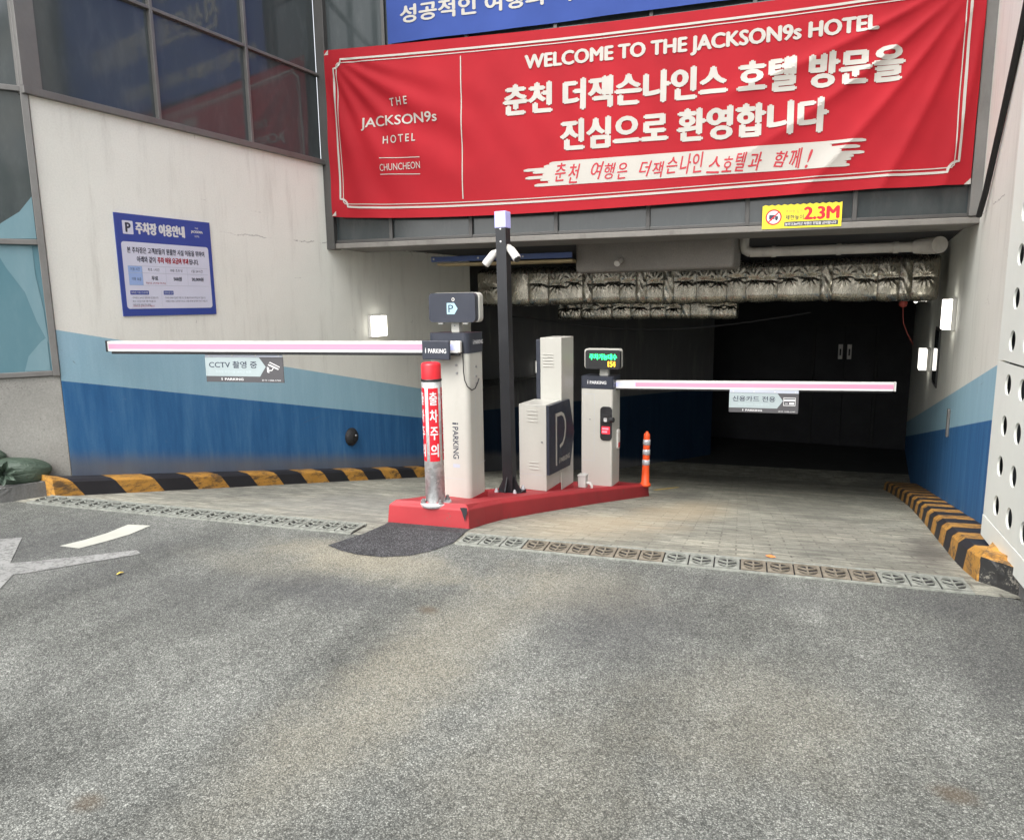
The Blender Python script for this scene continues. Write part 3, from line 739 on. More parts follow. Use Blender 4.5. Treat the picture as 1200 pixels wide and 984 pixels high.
# chipped end block and the plain kerb beyond it
def rough_block(poly, z0, z1, mside, mtop, name, label, amp, seed):
    rnd = random.Random(seed); bm = bmesh.new()
    vb = [bm.verts.new((x, y, z0)) for x, y in poly]; vt = [bm.verts.new((x, y, z1)) for x, y in poly]; n = len(poly)
    bm.faces.new(vt); bm.faces.new(vb[::-1])
    for i in range(n): bm.faces.new((vb[i], vb[(i + 1) % n], vt[(i + 1) % n], vt[i]))
    bmesh.ops.triangulate(bm, faces=bm.faces[:])
    for _ in range(4): bmesh.ops.subdivide_edges(bm, edges=[e for e in bm.edges if e.calc_length() > .035], cuts=1)
    bmesh.ops.triangulate(bm, faces=[f for f in bm.faces if len(f.verts) > 4])
    for v in bm.verts:
        e = 1 if v.co.z > z1 - .05 else .35
        k = math.sin(v.co.x * 61 + v.co.y * 47 + seed) * math.sin(v.co.y * 83 - v.co.z * 71) + .6 * rnd.uniform(-1, 1)
        if v.co.z > z0 + .002: v.co += Vector((rnd.uniform(-1, 1), rnd.uniform(-1, 1), 0)) * amp * .4 * e + Vector((.5, .5, -.7)) * amp * max(0, k) * e
    bm.normal_update(); me = bpy.data.meshes.new(name); bm.to_mesh(me)
    me.materials.append(M[mside]); me.materials.append(M[mtop])
    for p_ in me.polygons: p_.material_index = 1 if p_.normal.z > .5 else 0
    bm.free(); o = bpy.data.objects.new(name, me); COL.objects.link(o); tag(o, label, 'kerb')
rough_block([(.602, 4.655), (.68, 4.60), (.765, 4.51), (1.1, 4.62), (1.1, 5.0), (.70, 5.0), (.612, 4.655)][:6], -.03, .145, 'kchip', 'yellow', 'kerb_block', 'broken black kerb corner with yellow top below the perforated cladding', .008, 2)
rough_block([(.768, 4.507), (.80, 4.33), (.93, 3.3), (1.12, 2.0), (1.5, 2.0), (1.45, 4.6), (1.1, 4.61)], -.03, .14, 'concrete_grey', 'kchip', 'kerb_block', 'plain grey kerb running towards the viewer beside the broken black corner', .006, 4)
# grey kerb on the left carrying the sandbags
ka = R(57.3); kx = Vector((math.cos(ka), math.sin(ka), 0)); ky = Vector((-math.sin(ka), math.cos(ka), 0)); kb = Vector((-6.45, 3.835, 0))
def KL(x, y): v = kb + kx * x + ky * y; return (v.x, v.y)
rough_block([KL(-5, -.32), KL(-.52, -.30), KL(-.19, -.20), KL(-.12, -.05), KL(-.12, -.004), KL(-5, -.004)], -.03, .125, 'concrete_grey', 'concrete_grey', 'kerb_block', 'grey concrete kerb under the sandbags at the left edge', .006, 6)

# ================================================================== DRAINS
def drain(name, label, x0, x1, rusty):
    dirx = Vector((1, .1588, 0)).normalized(); L = (x1 - x0) / dirx.x
    t = thing(name, label, 'drain grate', (x0, edge_y(x0), .0), math.degrees(math.atan(.1588)))
    b = MB(); b.box(0, L, .0, .215, -.0015, .0015, 'pit'); b.build('pit', t)
    b = MB(); b.box(0, L, -.012, 0, -.01, .012, 'grate'); b.box(0, L, .205, .222, -.01, .012, 'grate'); b.build('rail', t, .002)
    n = int(round(L / .15)); w = L / n
    proto = {}
    def tile(mname):
        b = MB(); cx, cy, rx, ry, N = w / 2, .103, w * .37, .080, 28
        ring = [(cx + rx * math.copysign(abs(math.cos(2 * math.pi * i / N)) ** .75, math.cos(2 * math.pi * i / N)), cy + ry * math.copysign(abs(math.sin(2 * math.pi * i / N)) ** .75, math.sin(2 * math.pi * i / N))) for i in range(N)]
        sq = []
        for i in range(N):
            a = 2 * math.pi * i / N; ct, st = math.cos(a), math.sin(a); k = min((w / 2 - .004) / max(1e-6, abs(ct)), .098 / max(1e-6, abs(st)))
            k *= 1 - .22 * (math.cos(4 * a) * .5 + .5) if abs(st) > .6 else 1
            sq.append((cx + ct * k, cy + st * k))
        zt, zb = .014, .003
        vs = [(x, y, zt) for x, y in ring] + [(x, y, zt - .002) for x, y in sq] + [(x, y, zb) for x, y in ring] + [(x, y, zb) for x, y in sq]
        b.add(vs, [(i, (i + 1) % N, N + (i + 1) % N, N + i) for i in range(N)], mname)
        b.add(vs, [(i, (i + 1) % N, 2 * N + (i + 1) % N, 2 * N + i) for i in range(N)], mname)
        b.add(vs, [(N + i, N + (i + 1) % N, 3 * N + (i + 1) % N, 3 * N + i) for i in range(N)], mname)
        b.box(cx - .0045, cx + .0045, cy - ry, cy + ry, .004, .0135, mname)
        for yy in (-.028, .028):
            for sg in (-1, 1):
                p0 = (cx, cy + yy - .02); p1 = (cx + sg * rx * .98, cy + yy + .012); dx, dy = p1[0] - p0[0], p1[1] - p0[1]; l = math.hypot(dx, dy); nx, ny = -dy / l * .004, dx / l * .004
                b.prism([(p0[0] + nx, p0[1] + ny), (p0[0] - nx, p0[1] - ny), (p1[0] - nx, p1[1] - ny), (p1[0] + nx, p1[1] + ny)], .004, .013, mname)
        return b.build('grate_tile', t)
    for i in range(n):
        k = 'grate_rust' if (rusty and (3 <= i <= 8 or 12 <= i <= 16)) else 'grate'
        if k not in proto: o = proto[k] = tile(k)
        else: o = proto[k].copy(); COL.objects.link(o); o.parent = t
        o.location = (i * w, 0, random.uniform(-.001, .001))
drain('drain_grate', 'row of grey grate tiles across the left lane, ending at the dark patch', -6.28, -3.24, False)
drain('drain_grate', 'row of partly rusty grate tiles across the right lane below the ramp', -2.45, .56, True)
# far drain deep inside the ramp
o = MB()
for k in range(34): o.box(k * .16, k * .16 + .10, 0, .14, 0, .012, 'pit')
o = o.build('ramp_drain_slots'); place(o, (-4.9, 15.9, -2.415), 8); tag(o, 'dark slotted drain line across the garage floor deep inside', 'drain')

# ================================================================== TRAFFIC ISLAND
def island():
    pl = [(-3.26, 4.27), (-2.60, 4.385), (-2.665, 4.75), (-2.715, 5.15), (-2.71, 6.0), (-2.67, 7.3), (-2.56, 9.0), (-2.62, 9.06), (-3.25, 9.05), (-3.42, 8.0), (-3.40, 5.2), (-3.32, 4.6)]
    n = len(pl); cx = sum(p[0] for p in pl) / n; cy = sum(p[1] for p in pl) / n
    b = MB(); vs = []
    def inset(p, d):
        # pull each corner inwards
        return (p[0] + (d if p[0] < -3 else -d), p[1] + (d if p[1] < 4.6 else (-d if p[1] > 8.9 else 0)))
    for x, y in pl: vs.append((x, y, ramp_z(x, y) - .02))
    for x, y in pl: q = inset((x, y), .012); vs.append((q[0], q[1], ramp_z(x, y) + .14))
    for x, y in pl: q = inset((x, y), .05); vs.append((q[0], q[1], ramp_z(x, y) + .172))
    fs = [(r * n + i, r * n + (i + 1) % n, (r + 1) * n + (i + 1) % n, (r + 1) * n + i) for r in range(2) for i in range(n)]
    b.add(vs, fs, 'islandred'); b.add([v for v in vs[2 * n:]], [tuple(range(n))], 'islandred')
    # scuffed corner
    t = thing('traffic_island', 'red painted concrete island carrying the barriers and ticket machines', 'traffic island')
    b.build('island_slab', t, .008)
    return t
isl = island()
def wedge(x0, x1, y0, y1, ztop, rz_=8, loc=(0, 0, 0)):
    """levelling pad under a machine: flat on top, following the sloped island below (part of the island)"""
    c, s = math.cos(R(rz_)), math.sin(R(rz_)); b = MB(); vs = []
    P = [(x0, y0), (x1, y0), (x1, y1), (x0, y1)]
    for x, y in P: X, Y = loc[0] + c * x - s * y, loc[1] + s * x + c * y; vs.append((X, Y, ramp_z(X, Y) + .165))
    for x, y in P: X, Y = loc[0] + c * x - s * y, loc[1] + s * x + c * y; vs.append((X, Y, ztop))
    b.add(vs, [(0, 1, 5, 4), (1, 2, 6, 5), (2, 3, 7, 6), (3, 0, 4, 7), (4, 5, 6, 7)], 'islandred'); b.build('levelling_pad', isl)
n = Vector((.176, -.985, 0)).normalized(); c0 = Vector((-2.606, 4.380, 0))
b = MB(); ax = Vector((-.985, -.176, 0)).normalized()
b.add([c0 + n * .0055 + ax * u + Vector((0, 0, z)) for u, z in ((.004, .118), (.030, .122), (.062, .116), (.046, .085), (.036, .05), (.022, .01), (.016, .055), (.006, .075))], [tuple(range(8))], 'kblack')
b.build('corner_scuff', isl)

# ================================================================== MACHINES (local: front-right corner at origin, x to the left is negative, y to the back)
AM = 2.0; LA, RA = 12.2, 10.0        # cabinets; left and right arm
def side_fn(x):     # writing on a right-hand side face: reads towards the back
    return lambda a, z, l: (x + .001 + l, a, z)

def gate_cabinet_left():
    loc = (-2.935, 4.985, -.003); t = thing('barrier_gate', 'left white barrier gate with raised blank display and arm over the exit lane', 'barrier gate', loc, AM)
    wedge(-.36, .004, -.004, .30, loc[2] - .0005, AM, loc)
    W, D, H = .36, .29, 1.37
    b = MB(); b.prism(rrect(-W, 0, 0, D, .045), 0, 1.205, 'white', smooth=False)
    b.line([(.10, .05), (.10, 1.10)], .003, 0, 'signline', fn=lambda a, z: (.0006, a + .02, z)); b.line([(.11, .27), (.28, .27)], .003, 0, 'signline', fn=lambda a, z: (.0006, a, z))
    b.line([(-.30, .16), (-.05, .16)], .002, -.0006, 'signline')
    b.text('PARKING', -.155, .33, .052, .27, -.0008, 'dtext', .0012, rot=-90); b.text('i', -.155, .62, .052, .015, -.0008, 'dtext', .001, rot=-90)
    b.rect(-.16, -.095, .255, .285, -.0009, 'signline')
    for x, z in ((-.105, 1.11), (-.10, 1.045)): b.tube([(x, .002, z), (x, -.007, z)], .010, 'bolt', 12)
    for y, z in ((.14, 1.09), (.14, 1.01), (.14, .95)): b.tube([(-.002, y, z), (.007, y, z)], .009, 'bolt', 12)
    b.build('cabinet', t, .003)
    b = MB(); b.prism(rrect(-W - .004, .004, -.004, D + .004, .048), 1.206, H, 'navy', smooth=False)
    b.text('PARKING', .115, 1.275, .15, .032, 0, 'wtext', .001, fn=side_fn(.004)); b.text('i', .092, 1.275, .006, .036, 0, 'wtext', .0008, fn=side_fn(.004))
    b.build('cabinet_cap', t, .004)
    # display head on a short neck, its back shell white
    nk = MB(); nk.box(-.20, -.125, .10, .16, H + .0005, H + .095, 'white'); nk.text('.', -.17, H + .05, .01, .01, .099, 'dtext'); nk.build('display_neck', t, .004)
    hd = MB(); hd.prism(rrect(-.375, .055, H + .085, H + .32, .035), .045, .10, 'navy', 'y'); hd.disc(-.145, H + .268, .014, .0444, 'white_pl'); hd.disc(-.145, H + .268, .008, .044, 'black')
    hd.sheet([(-.205, H + .15), (-.135, H + .15), (-.105, H + .195), (-.135, H + .24), (-.205, H + .24)], .0442, 'pale_blue'); hd.text('P', -.19, H + .165, .045, .06, .0438, 'dtext', .0005)
    dh = hd.build('display_head', t, .004)
    MB().prism(rrect(-.372, .068, H + .083, H + .323, .04), .1005, .16, 'white', 'y').build('back_shell', dh, .006)
    b = MB(); b.box(-.30, -.255, .06, .10, H + .068, H + .0845, 'white_pl'); b.build('sensor_tab', dh, .002)
    MB().box(-.07, -.025, .06, .10, H + .068, H + .0845, 'white_pl').build('sensor_tab', dh, .002)
    # arm with its lit strip
    az = 1.262; A = thing('x', '', '') if False else None
    am = MB(); am.box(-3.46, -.04, -.055, -.012, az - .047, az + .047, 'white_pl'); arm = am.build('barrier_arm', t, .006)
    arm.rotation_euler = (0, 0, R(LA - AM))
    MB().box(-.27, -.13, -.085, -.0045, az - .04, az + .04, 'navy').build('arm_hub', t, .004)
    MB().box(-3.44, -.06, -.062, -.0555, az + .023, az + .0455, 'ledwhite').build('light_edge', arm)
    MB().box(-3.44, -.31, -.062, -.0555, az - .0245, az + .0225, 'pink').build('light_strip', arm)
    MB().box(-.3095, -.06, -.062, -.0555, az - .0245, az + .0225, 'lavender').build('light_strip', arm)
    MB().box(-3.44, -.06, -.062, -.0555, az - .0455, az - .025, 'ledwhite').build('light_edge', arm)
    MB().box(-3.42, -.05, -.055, -.02, az - .070, az - .0475, 'rubber').build('rubber_edge', arm, .004)
    MB().box(-3.476, -3.4605, -.06, -.008, az - .051, az + .051, 'black').build('end_cap', arm, .004)
    hb = MB(); hb.box(-.335, -.085, -.15, -.118, az - .10, az + .055, 'navy'); hb.text('PARKING', -.275, az - .045, .165, .034, -.1505, 'wtext', .0012); hb.text('i', -.303, az - .045, .007, .038, -.1505, 'wtext', .001)
    hb.build('arm_holder', t, .008)
    cb = MB(); pts = []
    for i in range(25):
        u = i / 24; pts.append((-.02 + .06 * math.sin(u * 2.2), -.012 + .20 * u ** 1.3 * .9, 1.27 - .38 * math.sin(u * math.pi * .78) ** .8 if u > 0 else 1.27))
    pts = [(-.04, -.012, 1.30), (-.035, -.018, 1.24), (-.03, -.02, 1.15), (-.028, -.022, 1.06), (-.02, -.02, .99), (.0, -.012, .94), (.012, .04, .905), (.016, .09, .915), (.016, .135, .955), (.012, .17, .99)]
    cb.tube(pts, .0045, 'rubber', 8); cb.build('cable', t)
    return t
gate_cabinet_left()

def hanging_sign(name, label, loc, rz, w, h, big, small, icon, big2=None):
    t = thing(name, label, 'sign', loc, rz, 'signs hanging under the barrier arms')
    b = MB(); b.box(0, w, 0, .006, 0, h, 'signgrey')
    b.sheet([(.015 * 0, h * .235), (w * .70, h * .235), (w * .78, h * .62), (w * .70, h * .985), (0, h * .985)], -.0008, 'signpale')
    b.text(big, w * .05, h * .56, w * .62, h * .27, -.0012, 'dtext', .001)
    b.text(small, w * .13, h * .36, w * .46, h * .11, -.0012, 'gtext')
    b.text('PARKING', w * .245, h * .075, w * .24, h * .085, -.0008, 'wtext', .0012); b.text('i', w * .20, h * .075, w * .012, h * .1, -.0008, 'wtext', .001)
    b.text('문의 1588-5783', w * .72, h * .06, w * .24, h * .065, -.0008, 'wtext')
    ln = lambda pts, wd=.008, cl=False: b.line([(w * x, h * z) for x, z in pts], wd, -.001, 'wtext', cl)
    if icon == 'camera':
        ln([(.835, .80), (.955, .61), (.935, .52), (.81, .70)], .008, True); ln([(.83, .71), (.93, .56)], .006)
        ln([(.815, .60), (.815, .38)]); ln([(.815, .48), (.855, .48), (.875, .58)]); ln([(.80, .40), (.80, .62)], .008)
    else:
        ln([(.79, .40), (.955, .40), (.955, .78), (.79, .78)], .008, True); b.rect(w * .79, w * .955, h * .62, h * .70, -.001, 'wtext')
        b.rect(w * .87, w * .94, h * .45, h * .55, -.001, 'wtext'); ln([(.81, .50), (.85, .50)], .006)
    b.build('sign_plate', t, .0008)
    c = MB(); c.box(.002, w - .002, .0, .004, h + .0005, h + .035, 'signline'); c.build('hanger_strip', t)
    for k in (.06, .36, .66, .95):
        q = MB(); q.tube([(w * k, -.004, h + .014), (w * k, .001, h + .014)], .007, 'white_pl', 10); q.build('rivet', t)
    return t
# the two plates under the arms
c9, s9 = math.cos(R(LA)), math.sin(R(LA))
hanging_sign('hanging_sign', 'grey plate reading CCTV with a camera symbol, under the left barrier arm', (-2.935 - 2.44 * c9 + .035 * s9, 4.985 - 2.44 * s9 - .035 * c9, .945), LA, .78, .222, 'CCTV 촬영 중', '주차장 무인시설 24시간 녹화', 'camera')
c9, s9 = math.cos(R(RA)), math.sin(R(RA))
hanging_sign('hanging_sign', 'grey plate with a bank card symbol, under the right barrier arm', (-2.70 + 1.275 * c9 + .0 * s9, 8.02 + 1.275 * s9, .352), RA, .73, .222, '신용카드 전용', '카드결제만 가능합니다', 'card')

def kiosk():
    loc = (-2.705, 7.895, -.572); t = thing('barrier_gate', 'right white barrier gate with green lit counter display and card reader', 'barrier gate', loc, AM)
    W, D = .385, .32
    wedge(-W, .004, -.004, D, loc[2] - .0005, AM, loc)
    b = MB(); b.prism(rrect(-W, 0, 0, D, .022), 0, 1.165, 'white')
    b.line([(-W + .02, .30), (-.22, .30)], .003, -.0006, 'signline'); b.line([(-.22, .30), (-.22, 1.10)], .003, -.0006, 'signline'); b.line([(-W + .02, 1.10), (-.22, 1.10)], .003, -.0006, 'signline')
    b.tube([(-.275, .002, .80), (-.275, -.006, .80)], .009, 'bolt', 12)
    b.build('cabinet', t, .003)
    b = MB(); b.prism(rrect(-W - .004, .004, -.004, D + .004, .028), 1.166, 1.31, 'navy')
    b.text('PARKING', -.275, 1.222, .20, .036, -.0045, 'wtext', .0016); b.text('i', -.305, 1.222, .008, .042, -.0045, 'wtext', .0012)
    b.text('PARKING', .04, 1.225, .05, .016, 0, 'wtext', .0006, fn=side_fn(.004)); b.build('cabinet_cap', t, .004)
    MB().box(-.19, -.085, .10, .17, 1.3105, 1.40, 'white').build('display_neck', t, .004)
    hd = MB(); hd.prism(rrect(-.345, .075, 1.395, 1.615, .03), .03, .09, 'black', 'y')
    hd.rect(-.30, .045, 1.425, 1.585, .0294, 'rubber')
    hd.text('주차가능대수', -.292, 1.505, .33, .066, .0288, 'ledgreen', .004); hd.text('154', -.065, 1.425, .085, .062, .0288, 'ledorange', .004)
    dh = hd.build('display_head', t, .006)
    MB().prism(rrect(-.375, .07, 1.392, 1.63, .035), .0905, .17, 'white', 'y').build('back_shell', dh, .006)
    rd = MB(); rd.prism(rrect(-.145, -.002, .555, .96, .045), -.010, .001, 'black', 'y'); cr = rd.build('card_reader', t, .003)
    q = MB(); q.prism(rrect(-.125, -.025, .775, .865, .012), -.03, -.0105, 'rubber', 'y'); q.prism(rrect(-.095, -.055, .785, .83, .01), -.032, -.0302, 'steel', 'y'); q.tube([(-.02, -.02, .81), (.025, -.03, .81)], .03, 'rubber', 14); q.build('camera_housing', cr, .003)
    q = MB(); q.prism(rrect(-.125, -.025, .635, .725, .006), -.0125, -.0105, 'ledredbg', 'y'); [q.rect(-.118 + .016 * i, -.106 + .016 * i, z, z + .022, -.0130, 'ledred') for z in (.65, .687) for i in range(5 if z > .66 else 4)]; q.build('led_panel', cr)
    b = MB(); b.prism(rrect(.18, .26, .42, .66, .03), .0005, .02, 'white_pl', 'x'); sl = b.build('side_sticker', t, .003); MB().box(.0205, .022, .19, .25, .44, .5, 'stickred').build('red_label', sl)  # white side sticker with a red label, not a light source
    az = 1.205
    arm = MB().box(.006, 2.985, .13, .175, az - .047, az + .047, 'white_pl').build('barrier_arm', t, .006); arm.rotation_euler = (0, R(-.6), R(RA - AM)); arm.location = (0, 0, 0.005)
    MB().box(.01, 2.975, .1235, .1295, az + .023, az + .0455, 'ledwhite').build('light_edge', arm)
    MB().box(.26, 2.975, .1235, .1295, az - .0245, az + .0225, 'pink').build('light_strip', arm)
    MB().box(.01, .2595, .1235, .1295, az - .0245, az + .0225, 'lavender').build('light_strip', arm)
    MB().box(.01, 2.975, .1235, .1295, az - .0455, az - .025, 'ledwhite').build('light_edge', arm)
    MB().box(.01, 2.96, .135, .165, az - .066, az - .0475, 'rubber').build('rubber_edge', arm, .004)
    MB().box(2.9855, 3.0, .125, .18, az - .051, az + .051, 'white_pl').build('end_cap', arm, .004)
kiosk()

def louvres(b, x0, x1, z0, n, dz, y):
    for k in range(n): b.box(x0, x1, y - .008, y - .0005, z0 + k * dz, z0 + k * dz + .009, 'white')
def machine_low():
    loc = (-2.872, 6.38, -.274); t = thing('ticket_machine', 'low white ticket machine with navy side panel bearing a large letter P', 'ticket machine', loc, AM)
    W, D, H = .295, .40, .875; wedge(-W, .003, -.003, D, loc[2] - .0005, AM, loc)
    b = MB(); b.box(-W, 0, 0, D, 0, H, 'white'); louvres(b, -.20, -.09, .70, 4, .036, 0); louvres(b, -.19, -.08, .215, 3, .034, 0)
    b.line([(-W, .16), (0, .16)], .002, -.0006, 'signline'); b.line([(-W + .012, .17), (-W + .012, .86), (-.012, .86), (-.012, .17)], .002, -.0006, 'signline'); b.tube([(-.045, .002, .50), (-.045, -.006, .50)], .010, 'bolt', 12); b.build('cabinet', t, .005)
    b = MB(); b.prism([(.0, .165), (.60, .145), (.725, .49), (.58, .865), (0, .868)], .002, .032, 'navy', 'x')
    f = side_fn(.032)
    b.add([f(a, z, 0) for a, z in [(.175, .225), (.212, .225), (.212, .765), (.175, .765)]], [(0, 1, 2, 3)], 'print')
    arc = [(.212, .747), (.33, .747), (.40, .72), (.445, .66), (.455, .58), (.43, .49), (.38, .43), (.29, .405)]
    b.line(arc, .036, 0, 'print', fn=lambda a, z: (.0332, a, z))
    b.text('PARKING', .31, .235, .27, .05, 0, 'print', .0015, fn=f); b.text('i', .27, .235, .010, .058, 0, 'print', .0012, fn=f)
    b.build('side_panel', t, .003)
machine_low()
def machine_tall():
    loc = (-2.878, 6.785, -.358); t = thing('payment_machine', 'tall white pay machine with navy left side behind the low ticket machine', 'ticket machine', loc, AM)
    W, D, H = .235, .36, 1.60; wedge(-W, .003, -.003, D, loc[2] - .0005, AM, loc)
    b = MB(); b.box(-W, 0, 0, D, 0, H, 'white'); louvres(b, -.205, -.085, 1.30, 5, .032, 0); b.build('cabinet', t, .004)
    MB().box(-W - .06, -W - .001, .03, D - .01, .10, H - .02, 'navy').build('side_panel', t, .004)
machine_tall()
# junction box on the island
t = thing('junction_box', 'small pale junction box on the red island between two machines', 'junction box', (-2.801, 7.279, ramp_z(-2.801, 7.279) + .168), AM)
MB().box(-.09, 0, 0, .09, .0, .125, 'white_pl').build('box', t, .006)
MB().box(-.094, .004, -.004, .094, .1255, .145, 'white_pl').build('lid', t, .004)
MB().tube([(.004, .04, .05), (.04, .04, .05), (.06, .04, .02), (.06, .04, -.02)], .016, 'white_pl', 10).build('conduit', t)

def bollard():
    x, y = -2.925, 4.44; z = ramp_z(x, y) + .170; t = thing('bollard', 'steel bollard with red cap and red warning stickers on the island nose', 'bollard', (x, y, z))
    t.rotation_euler = (R(.4), 0, 0)
    MB().lathe([(.0, .018), (.074, .018), (.074, .93), (.07, .935)], 'steel', n=40).build('post', t)
    MB().lathe([(.0, .016), (.118, .016), (.12, .012), (.12, -.01), (0, -.01)], 'steel', n=40).build('base_flange', t)
    for k in range(4):
        a = R(45 + 90 * k + 10); q = MB(); q.tube([(.098 * math.cos(a), .098 * math.sin(a), .0165), (.098 * math.cos(a), .098 * math.sin(a), .05)], .012, 'bolt', 8); q.tube([(.098 * math.cos(a), .098 * math.sin(a), .0166), (.098 * math.cos(a), .098 * math.sin(a), .030)], .02, 'bolt', 6); q.build('anchor_bolt', t)
    MB().lathe([(.0745, .935), (.077, .937), (.077, .952), (.0745, .954)], 'black', n=40).build('collar', t)
    MB().lathe([(.0735, .9545), (.0735, 1.055), (.069, 1.068), (.055, 1.075), (0, 1.077)], 'capred', n=40).build('cap', t)
    face = math.degrees(math.atan2(-y, -x))          # towards the road
    for c0 in (-50, -132, 32, 114, 196):
        b = MB(); n = 10; a0, a1 = R(c0 - 30), R(c0 + 30); rr = .0748
        vs = [(rr * math.cos(a0 + (a1 - a0) * i / n), rr * math.sin(a0 + (a1 - a0) * i / n), zz) for zz in (.34, .89) for i in range(n + 1)]
        b.add(vs, [(i, i + 1, n + 2 + i, n + 1 + i) for i in range(n)], 'stickred', True)
        for k, ch in enumerate('출차주의'):
            b.text(ch, -.028, .765 - k * .13, .056, .095, 0, 'wtext', .0025, fn=lambda a, zz, l, c0=c0: ((rr + .0006 + l) * math.cos(R(c0) + a / rr), (rr + .0006 + l) * math.sin(R(c0) + a / rr), zz), cut=.012)
        b.build('sticker', t)
    b = MB()
    for k in range(8):
        a = R(45 * k)
        pts = [(.008 * math.cos(a), .19 + .008 * math.sin(a)), (.026 * math.cos(a), .19 + .026 * math.sin(a))]
        b.line(pts, .003, 0, 'steel_dk', fn=lambda p, q: ((rr) * math.cos(R(-38) + p / rr), (rr) * math.sin(R(-38) + p / rr), q))
    b.build('stamp', t)
bollard()

def cctv_pole():
    x, y = -3.04, 5.90; z = ramp_z(x, y) + .172; t = thing('camera_pole', 'black square camera pole with lavender lamp cap on the red island', 'pole', (x, y, z), AM)
    t.rotation_euler = (0, R(-.75), R(AM))
    b = MB(); b.box(-.05, .05, -.05, .05, .013, 2.45, 'pole'); b.box(-.0512, .0512, -.0512, .0512, 2.31, 2.313, 'black')
    b.tube([(0, -.05, 2.33), (0, -.056, 2.33)], .008, 'wtext', 10); b.tube([(0, -.05, 2.44), (0, -.054, 2.44)], .008, 'wtext', 10); b.build('pole_shaft', t, .006)
    MB().box(-.12, .12, -.12, .12, -.02, .0125, 'pole').build('base_plate', t, .004)
    for k in range(4):
        g = MB(); g.prism([(.051, .013), (.115, .013), (.115, .03), (.051, .16)], -.006, .006, 'pole', 'y'); o = g.build('gusset', t); o.rotation_euler = (0, 0, R(90 * k))
    for sx in (-1, 1):
        for sy in (-1, 1):
            q = MB(); q.tube([(sx * .095, sy * .095, .013), (sx * .095, sy * .095, .03), (sx * .095, sy * .095, .055)], [.02, .018, .008], 'reflect', 12); q.build('bolt_cap', t)
    MB().box(-.056, .056, -.056, .056, 2.4505, 2.595, 'lavcap').build('lamp_cap', t, .006)
    W = t.matrix_basis
    def cam_at(p, rz, pitch, label):
        c = thing('cctv_camera', label, 'security camera', W @ Vector(p), 0, 'security cameras on the black pole')
        c.rotation_euler = (0, 0, R(AM + rz))
        MB().tube([(0, .0, 0), (0, -.018, 0)], [.038, .034], 'white_pl', 20).build('mount', c)
        MB().tube([(0, -.018, 0), (0, -.05, -.004), (0, -.065, -.02)], .02, 'white_pl', 14).build('joint', c)
        d = Vector((0, -math.cos(R(pitch)), -math.sin(R(pitch)))); a = Vector((0, -.045, -.018))
        bd = MB().tube([a - d * .01, a, a + d * .115, a + d * .125], [.026, .036, .038, .034], 'white_pl', 24).build('body', c)
        MB().tube([a + d * .124, a + d * .134], [.033, .030], 'black', 24).build('lens', bd)
    cam_at((-.051, 0, 2.245), -75, 50, 'white bullet camera on the left side of the black pole, pointing down')
    cam_at((.051, 0, 2.27), 60, 42, 'white bullet camera on the right side of the black pole')
cctv_pole()

def delineator():
    x, y = -2.585, 8.88; t = thing('lane_post', 'orange flexible lane post with grey reflective bands at the island tail', 'lane post', (x, y, ramp_z(x, y) + .165))
    t.rotation_euler = (0, R(1.2), 0)
    MB().lathe([(0, -.02), (.075, -.02), (.07, .012), (.052, .02), (.047, .2), (.042, .60), (.040, .655), (.03, .675), (.018, .68), (.016, .70), (0, .702)], 'orange', n=28).build('post_body', t)
    for z in (.295, .43, .56):
        r = .0475 - .009 * z + .0045; MB().lathe([(r - .004, z - .036), (r, z - .034), (r - .0008, z + .034), (r - .005, z + .036)], 'reflect', n=28).build('reflective_band', t)
delineator()

# ================================================================== BANNERS
def sm(x, a, b): t = max(0, min(1, (x - a) / (b - a))); return t * t * (3 - 2 * t)
BX0, BX1, BZ0, BZ1 = .12, 7.285, 2.66, 4.72
def fold(s, z):
    """wrinkled, sagging cloth: distance of the red banner in front of the glass"""
    u = (s - BX0) / (BX1 - BX0); v = (z - BZ0) / (BZ1 - BZ0)
    d = .10 + .05 * math.sin(math.pi * u) * (1 - v) + .018 * math.sin(5.1 * u + 2 * v)
    dx, dz = s - BX0, BZ1 - z; r = math.hypot(dx, dz); th = math.atan2(dz, dx)
    d += .017 * math.sin(24 * th + .8 * r) * sm(r, .1, .8) * (1 - sm(r, 1.4, 2.8)) * sm(th, .2, .5)
    dx = BX1 - s; r = math.hypot(dx, dz); th = math.atan2(dz, dx)
    d += .040 * (1 - abs(math.sin(12 * th + .55 * r + .3))) ** 1.5 * sm(r, .15, 1.0) * (1 - sm(r, 1.9, 3.4)) * sm(th, .12, .5)
    dx, dz2 = s - BX0, z - BZ0; d += .010 * math.sin(7.5 * dz2 + 2.2 * s) * (1 - sm(dx, .8, 2.6))
    d += .006 * math.sin(13 * s + 9 * z) * (1 - abs(2 * v - 1))
    return -d
def top_z(s): u = (s - BX0) / (BX1 - BX0); return 4.735 - .10 * sm(u, -.25, .5) + .03 * sm(u, .7, 1.1)
def bot_z(s): u = (s - BX0) / (BX1 - BX0); return 2.722 - .095 * math.sin(math.pi * min(1, u * 1.15) ** .8) * (1 - .4 * u) - .018 * u
bn = thing('red_banner', 'wide wrinkled red welcome banner with white Korean lettering over the ramp mouth', 'banner', (-6.45, 7.5, 0), FR)
b = MB(); nu, nv = 230, 72; vs = []
for j in range(nv + 1):
    for i in range(nu + 1):
        s = BX0 + (BX1 - BX0) * i / nu; v = j / nv; z = bot_z(s) + (top_z(s) - bot_z(s)) * v; vs.append((s, fold(s, z), z))
b.add(vs, [(j * (nu + 1) + i, j * (nu + 1) + i + 1, (j + 1) * (nu + 1) + i + 1, (j + 1) * (nu + 1) + i) for j in range(nv) for i in range(nu)], 'red', True)
cloth = b
LIFT = .007
